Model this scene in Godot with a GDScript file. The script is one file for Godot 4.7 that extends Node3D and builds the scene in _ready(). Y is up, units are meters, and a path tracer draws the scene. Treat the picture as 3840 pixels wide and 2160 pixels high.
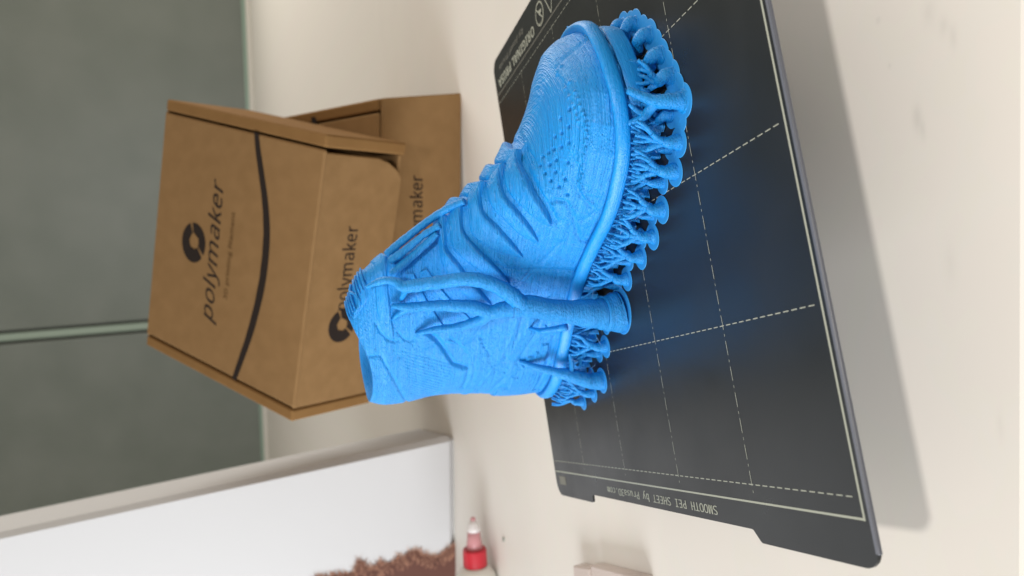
extends Node3D
# World: y up, metres, table top at y = 0; the photograph is held sideways, so the camera is rolled by a quarter turn.

var rng := RandomNumberGenerator.new()
var nz := FastNoiseLite.new()
var M := {}
var PLATE_T: Transform3D
var BOOT_T: Transform3D

# ------------------------------------------------------------------ helpers
func numbered(called: String, parent: Node) -> String:
	if not parent.has_node(NodePath(called)):
		return called
	var k := 1
	while parent.has_node(NodePath("%s_%03d" % [called, k])):
		k += 1
	return "%s_%03d" % [called, k]

func obj(called: String, mesh: Mesh, mat: Material, parent: Node = self) -> MeshInstance3D:
	var o := MeshInstance3D.new()
	o.name = numbered(called, parent)
	o.mesh = mesh
	o.material_override = mat
	parent.add_child(o, true)
	return o

func thing(called: String, label: String, category: String, at := Transform3D(), group := "") -> Node3D:
	var o := Node3D.new()
	o.name = numbered(called, self)
	add_child(o, true)
	o.transform = at
	o.set_meta("label", label)
	o.set_meta("category", category)
	if group:
		o.set_meta("group", group)
	return o

func struct(called: String, mesh: Mesh, mat: Material, label: String) -> MeshInstance3D:
	var o := obj(called, mesh, mat)
	o.set_meta("kind", "structure")
	o.set_meta("label", label)
	return o

func lin(r: float, g: float, b: float) -> Color:
	return Color(r, g, b).linear_to_srgb()

func mat(c: Color, rough: float, spec := 0.5) -> StandardMaterial3D:
	var m := StandardMaterial3D.new()
	m.albedo_color = c
	m.roughness = rough
	m.metallic_specular = spec
	return m

func grid_mesh(p: PackedVector3Array, uv: PackedVector2Array, nu: int, nv: int, wrap := false, flip := false) -> ArrayMesh:
	var nrm := PackedVector3Array()
	nrm.resize(p.size())
	var idx := PackedInt32Array()
	for i in nu - 1:
		for j in nv - 1:
			var a := i * nv + j
			var b := a + nv
			var c := b + 1
			var d := a + 1
			if flip:
				var t := b
				b = d
				d = t
			var n1 := (p[b] - p[a]).cross(p[c] - p[a])
			var n2 := (p[c] - p[a]).cross(p[d] - p[a])
			nrm[a] += n1 + n2
			nrm[b] += n1
			nrm[c] += n1 + n2
			nrm[d] += n2
			idx.append(a); idx.append(c); idx.append(b)
			idx.append(a); idx.append(d); idx.append(c)
	if wrap:
		for i in nu:
			var s := nrm[i * nv] + nrm[i * nv + nv - 1]
			nrm[i * nv] = s
			nrm[i * nv + nv - 1] = s
	for k in nrm.size():
		nrm[k] = nrm[k].normalized() if nrm[k].length_squared() > 1e-30 else Vector3.UP
	var arr := []
	arr.resize(Mesh.ARRAY_MAX)
	arr[Mesh.ARRAY_VERTEX] = p
	arr[Mesh.ARRAY_NORMAL] = nrm
	arr[Mesh.ARRAY_TEX_UV] = uv
	arr[Mesh.ARRAY_INDEX] = idx
	var m := ArrayMesh.new()
	m.add_surface_from_arrays(Mesh.PRIMITIVE_TRIANGLES, arr)
	return m

func join(meshes: Array) -> ArrayMesh:
	var st := SurfaceTool.new()
	st.begin(Mesh.PRIMITIVE_TRIANGLES)
	for m in meshes:
		st.append_from(m, 0, Transform3D())
	return st.commit()

func cr3(p: PackedVector3Array, x: float) -> Vector3:
	var n := p.size() - 1
	x = clampf(x, 0.0, n - 1e-5)
	var i := int(x)
	var t := x - i
	var p0 := p[maxi(i - 1, 0)]
	var p1 := p[i]
	var p2 := p[i + 1]
	var p3 := p[mini(i + 2, n)]
	return 0.5 * (2.0 * p1 + (p2 - p0) * t + (2.0 * p0 - 5.0 * p1 + 4.0 * p2 - p3) * t * t + (3.0 * p1 - p0 - 3.0 * p2 + p3) * t * t * t)

const UVX := 0.04
const UVY := 0.0768

# tube along points given in millimetres (s, y, l) with radii in millimetres
func tube(pts: Array, radii: Array, seg := 14, per := 6, wob := 0.06, flat := 1.0) -> ArrayMesh:
	var src := PackedVector3Array(pts)
	var n := (src.size() - 1) * per
	var p := PackedVector3Array()
	var uv := PackedVector2Array()
	var c := PackedVector3Array()
	var r := PackedFloat32Array()
	for i in n + 1:
		var x := float(i) / per
		c.append(cr3(src, x))
		var k := mini(int(x), radii.size() - 2)
		r.append(lerpf(radii[k], radii[k + 1], x - k))
	var t0 := (c[1] - c[0]).normalized()
	var u := t0.cross(Vector3(0.31, 0.12, 0.94)).normalized()
	if u.length() < 0.1:
		u = t0.cross(Vector3.RIGHT).normalized()
	var rows := n + 3
	for q in rows:
		var i := clampi(q - 1, 0, n)
		var t := (c[mini(i + 1, n)] - c[maxi(i - 1, 0)]).normalized()
		u = (u - t * u.dot(t)).normalized()
		var v := t.cross(u)
		var rr := 0.0 if q == 0 or q == rows - 1 else r[i]
		for j in seg + 1:
			var a := TAU * j / seg
			var d := u * cos(a) + v * sin(a)
			var w := 1.0 + wob * nz.get_noise_3d(c[i].x * 2.2 + d.x * 2.0, c[i].y * 7.0, c[i].z * 2.2 + d.z * 2.0) * 2.0
			var pos := c[i] + (u * cos(a) + v * sin(a) * flat) * rr * w
			p.append(pos * 0.001)
			uv.append(Vector2(j * rr * 0.45 * 0.001 / UVX + c[i].x * 0.01, pos.y * 0.001 / UVY))
	return grid_mesh(p, uv, rows, seg + 1, true, true)

func lathe(prof: Array, seg := 40, smooth := true) -> ArrayMesh:   # (radius, height) pairs, metres, round y
	var p := PackedVector3Array()
	var uv := PackedVector2Array()
	for q in prof:
		for j in seg + 1:
			var a := TAU * j / seg
			p.append(Vector3(cos(a) * q[0], q[1], sin(a) * q[0]))
			uv.append(Vector2(float(j) / seg, q[1] / UVY))
	var m := grid_mesh(p, uv, prof.size(), seg + 1, true, false)
	if smooth:
		return m
	var st := SurfaceTool.new()
	st.create_from(m, 0)
	st.deindex()
	st.generate_normals()
	return st.commit()

# a slab: 2-D outline (x, z) extruded from y0 to y1 with a chamfer
func slab(outline: PackedVector2Array, y0: float, y1: float, ch := 0.0, uvs := 1.0) -> ArrayMesh:
	if Geometry2D.is_polygon_clockwise(outline):
		outline.reverse()
	var st := SurfaceTool.new()
	st.begin(Mesh.PRIMITIVE_TRIANGLES)
	st.set_smooth_group(-1)
	var inner := outline
	if ch > 0.0:
		var off := Geometry2D.offset_polygon(outline, -ch, Geometry2D.JOIN_MITER)
		if off.size() == 1 and off[0].size() == outline.size():
			inner = off[0]
			if Geometry2D.is_polygon_clockwise(inner):
				inner.reverse()
			var best := 0
			for k in inner.size():
				if inner[k].distance_squared_to(outline[0]) < inner[best].distance_squared_to(outline[0]):
					best = k
			var rot := PackedVector2Array()
			for k in inner.size():
				rot.append(inner[(best + k) % inner.size()])
			inner = rot
	var tri := Geometry2D.triangulate_polygon(inner)
	for k in range(0, tri.size(), 3):
		var a := inner[tri[k]]
		var b := inner[tri[k + 1]]
		var c := inner[tri[k + 2]]
		var up := [a, b, c] if (b - a).cross(c - a) > 0.0 else [a, c, b]
		for q in up:
			st.set_uv(q * uvs); st.add_vertex(Vector3(q.x, y1, q.y))
	tri = Geometry2D.triangulate_polygon(outline)
	for k in range(0, tri.size(), 3):
		var a := outline[tri[k]]
		var b := outline[tri[k + 1]]
		var c := outline[tri[k + 2]]
		var dn := [a, c, b] if (b - a).cross(c - a) > 0.0 else [a, b, c]
		for q in dn:
			st.set_uv(q * uvs); st.add_vertex(Vector3(q.x, y0, q.y))
	var n := outline.size()
	var ym := y1 - (ch if inner != outline else 0.0)
	for k in n:
		var a := outline[k]
		var b := outline[(k + 1) % n]
		quad(st, Vector3(a.x, y0, a.y), Vector3(b.x, y0, b.y), Vector3(b.x, ym, b.y), Vector3(a.x, ym, a.y))
		if inner != outline:
			var c := inner[(k + 1) % n]
			var d := inner[k]
			quad(st, Vector3(a.x, ym, a.y), Vector3(b.x, ym, b.y), Vector3(c.x, y1, c.y), Vector3(d.x, y1, d.y))
	st.generate_normals()
	return st.commit()

func quad(st: SurfaceTool, a: Vector3, b: Vector3, c: Vector3, d: Vector3) -> void:
	for q in [[a, Vector2(0, 0)], [b, Vector2(1, 0)], [c, Vector2(1, 1)], [a, Vector2(0, 0)], [c, Vector2(1, 1)], [d, Vector2(0, 1)]]:
		st.set_uv(q[1])
		st.add_vertex(q[0])

# a six-sided block from a corner and three edge vectors, with softened edges
func block(o: Vector3, a: Vector3, b: Vector3, c: Vector3, r := 0.0008) -> ArrayMesh:
	var st := SurfaceTool.new()
	st.begin(Mesh.PRIMITIVE_TRIANGLES)
	st.set_smooth_group(-1)
	var ra := r / a.length()
	var rb := r / b.length()
	var rc := r / c.length()
	var f := func(x: float, y: float, z: float) -> Vector3: return o + a * x + b * y + c * z
	var cen: Vector3 = f.call(0.5, 0.5, 0.5)
	var faces := []
	for s in [0.0, 1.0]:
		faces.append([f.call(s, rb, rc), f.call(s, 1 - rb, rc), f.call(s, 1 - rb, 1 - rc), f.call(s, rb, 1 - rc)])
		faces.append([f.call(ra, s, rc), f.call(1 - ra, s, rc), f.call(1 - ra, s, 1 - rc), f.call(ra, s, 1 - rc)])
		faces.append([f.call(ra, rb, s), f.call(1 - ra, rb, s), f.call(1 - ra, 1 - rb, s), f.call(ra, 1 - rb, s)])
	for s in [0.0, 1.0]:
		for t in [0.0, 1.0]:
			var si: float = absf(s - ra); var ti: float = absf(t - rb)
			faces.append([f.call(s, absf(t - rb), rc), f.call(absf(s - ra), t, rc), f.call(absf(s - ra), t, 1 - rc), f.call(s, absf(t - rb), 1 - rc)])
			faces.append([f.call(s, rb, absf(t - rc)), f.call(absf(s - ra), rb, t), f.call(absf(s - ra), 1 - rb, t), f.call(s, 1 - rb, absf(t - rc))])
			faces.append([f.call(ra, s, absf(t - rc)), f.call(ra, absf(s - rb), t), f.call(1 - ra, absf(s - rb), t), f.call(1 - ra, s, absf(t - rc))])
			for u in [0.0, 1.0]:
				faces.append([f.call(s, absf(t - rb), absf(u - rc)), f.call(absf(s - ra), t, absf(u - rc)), f.call(absf(s - ra), absf(t - rb), u), f.call(absf(s - ra), absf(t - rb), u)])
	for q in faces:
		var n: Vector3 = (q[1] - q[0]).cross(q[2] - q[0])
		if n.dot((q[0] + q[2]) * 0.5 - cen) > 0.0:
			quad(st, q[0], q[3], q[2], q[1])
		else:
			quad(st, q[0], q[1], q[2], q[3])
	st.generate_normals()
	return st.commit()

func text(s: String, font: String, h: float, bold := false) -> TextMesh:
	var f := SystemFont.new()
	f.font_names = PackedStringArray([font])
	if bold:
		f.font_weight = 700
	var t := TextMesh.new()
	t.text = s
	t.font = f
	t.font_size = 64
	t.pixel_size = h / 64.0
	t.depth = 0.00006
	t.curve_step = 1.0
	return t

# text stretched to a width, its outline baked so that the mesh is plain
func text_fit(s: String, font: String, width: float, height: float, bold := false, slant := 0.0) -> ArrayMesh:
	var t := text(s, font, 0.02, bold)
	var arr := t.get_mesh_arrays()
	var v: PackedVector3Array = arr[Mesh.ARRAY_VERTEX]
	var lo := v[0]
	var hi := v[0]
	for q in v:
		lo = lo.min(q)
		hi = hi.max(q)
	for k in v.size():
		var y := (v[k].y - lo.y) / (hi.y - lo.y) - 0.5
		v[k] = Vector3(((v[k].x - lo.x) / (hi.x - lo.x) - 0.5) * width + slant * y * height, y * height, 0.00012 if v[k].z > 0.0 else 0.00002)
	arr[Mesh.ARRAY_VERTEX] = v
	var m := ArrayMesh.new()
	m.add_surface_from_arrays(Mesh.PRIMITIVE_TRIANGLES, arr)
	return m

func flat_poly(pts: PackedVector2Array, z := 0.0001) -> ArrayMesh:   # in the x-y plane, facing +z
	var st := SurfaceTool.new()
	st.begin(Mesh.PRIMITIVE_TRIANGLES)
	var tri := Geometry2D.triangulate_polygon(pts)
	for k in range(0, tri.size(), 3):
		var a := pts[tri[k]]
		var b := pts[tri[k + 1]]
		var c := pts[tri[k + 2]]
		for q in ([a, c, b] if (b - a).cross(c - a) > 0.0 else [a, b, c]):
			st.set_normal(Vector3(0, 0, 1))
			st.set_uv(q)
			st.add_vertex(Vector3(q.x, q.y, z))
	return st.commit()

func arc_band(r0: float, r1: float, a0: float, a1: float, off0 := Vector2.ZERO) -> PackedVector2Array:
	var p := PackedVector2Array()
	for k in 33:
		var a := lerpf(a0, a1, k / 32.0)
		p.append(Vector2(cos(a), sin(a)) * r1)
	for k in 33:
		var a := lerpf(a1, a0, k / 32.0)
		p.append(off0 + Vector2(cos(a), sin(a)) * r0)
	return p

# ------------------------------------------------------------------ materials
func gray_texture(w: int, h: int, fn: Callable) -> ImageTexture:
	var d := PackedByteArray()
	d.resize(w * h)
	for y in h:
		for x in w:
			d[y * w + x] = clampi(int(fn.call(x, y) * 255.0), 0, 255)
	return ImageTexture.create_from_image(Image.create_from_data(w, h, false, Image.FORMAT_L8, d))

func noise_tex(freq: float, size: int, lo: Color, hi: Color, seed_: int, octaves := 4) -> NoiseTexture2D:
	var n := FastNoiseLite.new()
	n.seed = seed_
	n.frequency = freq
	n.fractal_octaves = octaves
	var t := NoiseTexture2D.new()
	t.width = size
	t.height = size
	t.seamless = true
	t.noise = n
	var g := Gradient.new()
	g.set_color(0, lo)
	g.set_color(1, hi)
	t.color_ramp = g
	return t

func layer_texture() -> ImageTexture:   # printed layers: 256 beads of 0.3 mm, uneven along their length
	var w := 512
	var h := 1024
	var d := PackedByteArray()
	d.resize(w * h)
	var bead := [0.25, 0.85, 1.0, 0.7]
	var n1 := FastNoiseLite.new()
	n1.seed = 5
	n1.frequency = 0.02
	n1.fractal_octaves = 3
	for i in 256:
		var gain := rng.randf_range(0.45, 1.0)
		var rise := rng.randf_range(-0.14, 0.14)
		var pit := 0.0
		for x in w:
			if rng.randf() < 0.022:
				pit = rng.randf_range(-0.75, 0.45)
			pit *= 0.90
			var low := n1.get_noise_2d(x, i * 9.0) * 0.35
			var fine := n1.get_noise_2d(x * 6.0, i * 40.0) * 0.25
			for k in 4:
				d[(i * 4 + k) * w + x] = clampi(int((0.32 + bead[k] * 0.42 * gain + rise + pit + low + fine) * 255.0), 0, 255)
	return ImageTexture.create_from_image(Image.create_from_data(w, h, false, Image.FORMAT_L8, d))

func blue_texture() -> ImageTexture:   # the plastic's own streaks: each layer a little lighter or darker along its run
	var w := 256
	var h := 512
	var img := Image.create(w, h, false, Image.FORMAT_RGB8)
	var n1 := FastNoiseLite.new()
	n1.seed = 15
	n1.frequency = 0.03
	n1.fractal_octaves = 3
	for y in h:
		var row := rng.randf_range(-0.06, 0.06)
		var run := 0.0
		for x in w:
			if rng.randf() < 0.03:
				run = rng.randf_range(-0.22, 0.34)
			run *= 0.72
			var k := 1.0 + row + run + 0.07 * n1.get_noise_2d(x, y * 2.0)
			img.set_pixel(x, y, lin(0.005 * k * k, 0.268 * k, 0.73 * (0.6 + 0.4 * k)))
	return ImageTexture.create_from_image(img)

func make_materials() -> void:
	var blue := mat(Color.WHITE, 0.40, 0.52)
	blue.albedo_texture = blue_texture()
	blue.heightmap_enabled = true
	blue.heightmap_texture = layer_texture()
	blue.heightmap_scale = 0.048
	M.blue = blue
	var smooth_blue: StandardMaterial3D = blue.duplicate()
	smooth_blue.heightmap_scale = 0.018
	smooth_blue.roughness = 0.36
	M.blue_smooth = smooth_blue
	var brim := mat(lin(0.03, 0.30, 0.74), 0.4, 0.5)
	M.brim = brim
	var hair := mat(lin(0.20, 0.45, 0.85), 0.4)
	M.hair = hair

	var pl := mat(lin(0.015, 0.018, 0.020), 1.0, 0.5)
	pl.roughness_texture = noise_tex(0.006, 512, Color(0.27, 0.27, 0.27), Color(0.40, 0.40, 0.40), 11, 5)
	pl.uv1_triplanar = true
	pl.uv1_scale = Vector3(7, 7, 7)
	M.plate = pl
	M.steel = mat(lin(0.13, 0.14, 0.17), 0.4, 0.5)
	M.print_pale = mat(lin(0.37, 0.39, 0.33), 0.6, 0.3)
	M.print_dim = mat(lin(0.19, 0.19, 0.165), 0.6, 0.3)

	var card := mat(Color.WHITE, 0.9, 0.12)
	card.albedo_texture = noise_tex(0.012, 512, lin(0.225, 0.132, 0.058), lin(0.265, 0.158, 0.072), 21, 6)
	card.uv1_triplanar = true
	card.uv1_scale = Vector3(9, 9, 9)
	card.heightmap_enabled = true
	card.heightmap_texture = noise_tex(0.05, 256, Color.BLACK, Color.WHITE, 22, 3)
	card.heightmap_scale = 0.004
	M.card = card
	var card2 := mat(Color.WHITE, 0.9, 0.2)
	card2.albedo_texture = noise_tex(0.02, 256, lin(0.20, 0.108, 0.040), lin(0.235, 0.13, 0.050), 23, 5)
	card2.uv1_triplanar = true
	card2.uv1_scale = Vector3(9, 9, 9)
	M.card_edge = card2
	M.ink = mat(lin(0.018, 0.012, 0.010), 0.7, 0.3)
	M.ink_soft = mat(lin(0.10, 0.055, 0.022), 0.8, 0.2)

	M.white_face = mat(lin(0.55, 0.552, 0.565), 0.55, 0.3)
	M.fur_dark = mat(lin(0.115, 0.048, 0.036), 0.7, 0.3)
	M.fur_mid = mat(lin(0.30, 0.15, 0.10), 0.7, 0.3)
	M.fur_pale = mat(lin(0.58, 0.40, 0.32), 0.7, 0.3)

	var glass := mat(Color.WHITE, 0.42, 0.4)
	glass.albedo_texture = noise_tex(0.008, 512, lin(0.142, 0.162, 0.142), lin(0.176, 0.194, 0.174), 31, 3)
	glass.uv1_triplanar = true
	glass.uv1_scale = Vector3(1.3, 1.3, 1.3)
	M.glass = glass
	M.glass_edge = mat(lin(0.27, 0.38, 0.31), 0.25, 0.6)
	M.seal = mat(lin(0.62, 0.60, 0.55), 0.5)
	M.dark = mat(lin(0.03, 0.03, 0.03), 0.6)
	M.bottle = mat(lin(0.78, 0.77, 0.72), 0.4)
	M.red = mat(lin(0.52, 0.018, 0.035), 0.35)
	var pink := mat(lin(0.72, 0.33, 0.36), 0.3)
	pink.transparency = BaseMaterial3D.TRANSPARENCY_ALPHA
	pink.albedo_color.a = 0.72
	M.pink = pink
	var clear := mat(lin(0.85, 0.82, 0.82), 0.3)
	clear.transparency = BaseMaterial3D.TRANSPARENCY_ALPHA
	clear.albedo_color.a = 0.65
	M.clear = clear
	var film := mat(lin(0.62, 0.54, 0.50), 0.35)
	film.backlight_enabled = true
	film.backlight = Color(0.5, 0.45, 0.43)
	M.film = film

# ------------------------------------------------------------------ boot surface (millimetres in the boot's own frame: s heel to toe, y up, l to the near side)
# each row: bottom s, bottom y, ridge s, ridge y, roundness a, b, heel rounding, its reach
const ST := [
	[146.5, 15.6, 146.5, 17.2, 2.0, 2.0, 1, .3], [145, 15.3, 145, 19.8, 2.6, 2.4, 1, .3], [142, 14.8, 141.8, 23.6, 2.6, 2.5, 1, .3], [137.6, 14.2, 137.2, 28.4, 2.6, 2.6, 1, .3],
	[131.5, 13.8, 131, 32.4, 2.6, 2.5, 1, .3], [122, 13.5, 121.5, 34.5, 2.5, 2.4, 1, .3], [111, 13, 111.5, 36, 2.3, 2.2, 1, .3], [99, 13, 101, 39.8, 2.0, 2.0, 1, .3],
	[85, 13, 93.5, 46, 1.9, 1.9, 1, .3], [68, 14, 86.5, 52.8, 1.9, 1.9, 1, .3], [50, 14, 80.5, 59, 2.0, 2.0, 1, .3], [30, 14, 76, 64, 2.2, 2.1, 1, .3],
	[10, 14, 71, 68, 2.4, 2.2, 1, .3], [-10, 14, 64, 71, 2.6, 2.2, .95, .3], [-26.5, 14.5, 59, 76.5, 2.7, 2.2, .62, .35], [-33, 20, 56, 82, 2.7, 2.2, .30, .42],
	[-34, 30, 55.5, 88.5, 2.6, 2.2, .15, .45], [-32, 42, 53, 92.5, 2.5, 2.2, .05, .5], [-29, 55, 50, 96.5, 2.4, 2.2, 0, .5], [-27.5, 68, 45.5, 100, 2.3, 2.2, 0, .5],
	[-28.5, 80, 40, 102.5, 2.3, 2.2, 0, .5], [-27, 91, 34, 104.5, 2.3, 2.2, 0, .5], [-22, 99, 28, 106, 2.3, 2.2, 0, .5]]
const OUT_NEAR := [[-31, 6], [-26, 15], [-12, 21], [1, 22.5], [18, 22], [40, 21.5], [58, 23.5], [75, 27.5], [88, 31], [101, 33], [118, 33], [128, 30], [136.5, 24], [142.5, 16], [146, 8], [147.3, 1]]
const OUT_FAR := [[-31, 6], [-26, 14], [-12, 20], [1, 21], [18, 21], [40, 21], [58, 22], [75, 25], [88, 28], [101, 30], [118, 30], [128, 27], [136, 21], [142, 13], [145.8, 6], [147.3, 1]]
const SHAFT_W := [21.0, 20.5, 20.0, 19.8, 19.5, 19.5, 20.0, 20.3, 20.5]

func table(t: Array, x: float) -> float:
	if x <= t[0][0]:
		return t[0][1]
	for k in t.size() - 1:
		if x < t[k + 1][0]:
			return lerpf(t[k][1], t[k + 1][1], (x - t[k][0]) / (t[k + 1][0] - t[k][0]))
	return t[-1][1]

func station(x: float, side: float) -> PackedFloat32Array:
	var n := ST.size() - 1
	x = clampf(x, 0.0, n - 1e-4)
	var i := int(x)
	var t := x - i
	var out := PackedFloat32Array()
	for k in 8:
		var p0: float = ST[maxi(i - 1, 0)][k]
		var p1: float = ST[i][k]
		var p2: float = ST[i + 1][k]
		var p3: float = ST[mini(i + 2, n)][k]
		out.append(0.5 * (2.0 * p1 + (p2 - p0) * t + (2.0 * p0 - 5.0 * p1 + 4.0 * p2 - p3) * t * t + (3.0 * p1 - p0 - 3.0 * p2 + p3) * t * t * t))
	var tab: Array = OUT_NEAR if side > 0.0 else OUT_FAR
	var w := 0.0
	var sx := clampf(x - 14.0, 0.0, 7.999)
	var ws := lerpf(SHAFT_W[int(sx)], SHAFT_W[int(sx) + 1], sx - int(sx))
	if x < 12.0:
		w = table(tab, clampf(out[0], -10.0, 153.0))
	elif x < 14.0:
		w = lerpf(table(tab, 10.0), ws, (x - 12.0) / 2.0)
	else:
		w = ws
	out.append(w)
	return out

func on_station(q: PackedFloat32Array, phi: float, side: float) -> Vector3:
	var up := pow(maxf(1.0 - pow(phi, q[4]), 0.0), 1.0 / q[5])
	var c0 := clampf(q[6], 0.0, 1.0)
	var e := clampf(phi / q[7], 0.0, 1.0)
	var lo := sqrt(c0 * c0 + (1.0 - c0 * c0) * (1.0 - (1.0 - e) * (1.0 - e)))
	var sag := clampf((q[1] - 84.0) / 15.0, 0.0, 1.0)
	return Vector3(lerpf(q[0], q[2], phi), lerpf(q[1], q[3], phi) - sag * sag * 4.4 * sin(PI * pow(phi, 1.45)), side * q[8] * up * lo)

func surf(x: float, k: float) -> Vector3:   # k 0 near edge, 1 ridge, 2 far edge
	var side := 1.0 if k <= 1.0 else -1.0
	var kk := k if k <= 1.0 else 2.0 - k
	return on_station(station(x, side), 0.5 - 0.5 * cos(PI * clampf(kk, 0.0, 1.0)), side)

func surf_normal(x: float, k: float) -> Vector3:
	var a := surf(x + 0.06, k) - surf(x - 0.06, k)
	var b := surf(x, k + 0.012) - surf(x, k - 0.012)
	var n := b.cross(a).normalized()
	var p := surf(x, k)
	if n.dot(Vector3(p.x - lerpf(60.0, 10.0, clampf((p.y - 30.0) / 50.0, 0, 1)), p.y - 30.0, p.z * 4.0)) < 0.0:
		n = -n
	return n

# relief over the (s, y) plane, 0.4 mm cells
const RW := 520
const RH := 270
var relief := PackedFloat32Array()

func cell(s: float, y: float) -> Vector2:
	return Vector2((s + 42.0) / 0.4, (y - 6.0) / 0.4)

func stamp_line(poly: Array, width: float, depth: float, step := 0.0, reach := 6.0, dash := 0.0) -> void:
	# a groove (depth < 0) or ridge; step raises the left side of the line and fades over reach
	var run := 0.0
	for q in poly.size() - 1:
		var a := Vector2(poly[q][0], poly[q][1])
		var b := Vector2(poly[q + 1][0], poly[q + 1][1])
		var m := maxf(width * 2.0, reach if step != 0.0 else 0.0)
		var lo := cell(minf(a.x, b.x) - m, minf(a.y, b.y) - m)
		var hi := cell(maxf(a.x, b.x) + m, maxf(a.y, b.y) + m)
		var d := b - a
		var len2 := d.length_squared()
		for j in range(maxi(int(lo.y), 0), mini(int(hi.y) + 1, RH)):
			for i in range(maxi(int(lo.x), 0), mini(int(hi.x) + 1, RW)):
				var p := Vector2(i * 0.4 - 42.0, j * 0.4 + 6.0)
				var t := (p - a).dot(d) / len2
				var first := q == 0
				var last := q == poly.size() - 2
				if (t < 0.0 and not first) or (t > 1.0 and not last):
					if t < -0.15 or t > 1.15:
						continue
				t = clampf(t, 0.0, 1.0)
				var off := p - a - d * t
				var dist := off.length()
				var v := 0.0
				if dash <= 0.0 or fmod(run + t * sqrt(len2), dash) < dash * 0.55:
					v = depth * exp(-dist * dist / (width * width))
				if step != 0.0 and dist < reach:
					var sgn := signf(d.cross(off))
					if sgn > 0.0:
						v += step * (1.0 - dist / reach)
				var k := j * RW + i
				if v < 0.0:
					relief[k] = minf(relief[k], v)
				else:
					relief[k] = maxf(relief[k], v)
		run += sqrt(len2)

func stamp_dot(s: float, y: float, r: float, h: float) -> void:
	var lo := cell(s - r * 2.0, y - r * 2.0)
	var hi := cell(s + r * 2.0, y + r * 2.0)
	for j in range(maxi(int(lo.y), 0), mini(int(hi.y) + 1, RH)):
		for i in range(maxi(int(lo.x), 0), mini(int(hi.x) + 1, RW)):
			var d := Vector2(i * 0.4 - 42.0 - s, j * 0.4 + 6.0 - y).length()
			relief[j * RW + i] += h * exp(-d * d / (r * r))

func stamp_area(poly: Array, h: float, rough := 0.0) -> void:
	var pg := PackedVector2Array()
	for q in poly:
		pg.append(Vector2(q[0], q[1]))
	for j in RH:
		for i in RW:
			var p := Vector2(i * 0.4 - 42.0, j * 0.4 + 6.0)
			if Geometry2D.is_point_in_polygon(p, pg):
				relief[j * RW + i] += h + rough * nz.get_noise_2d(i * 9.0, j * 9.0)

func relief_at(s: float, y: float) -> float:
	var c := cell(s, y)
	var i := clampi(int(c.x), 0, RW - 2)
	var j := clampi(int(c.y), 0, RH - 2)
	var fx := clampf(c.x - i, 0.0, 1.0)
	var fy := clampf(c.y - j, 0.0, 1.0)
	var k := j * RW + i
	return lerpf(lerpf(relief[k], relief[k + 1], fx), lerpf(relief[k + RW], relief[k + RW + 1], fx), fy)

func along(poly: Array, gap: float) -> Array:
	var out := []
	var carry := 0.0
	for q in poly.size() - 1:
		var a := Vector2(poly[q][0], poly[q][1])
		var b := Vector2(poly[q + 1][0], poly[q + 1][1])
		var L := a.distance_to(b)
		var x := carry
		while x < L:
			out.append([a.lerp(b, x / L), (b - a).normalized()])
			x += gap
		carry = x - L
	return out

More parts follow.
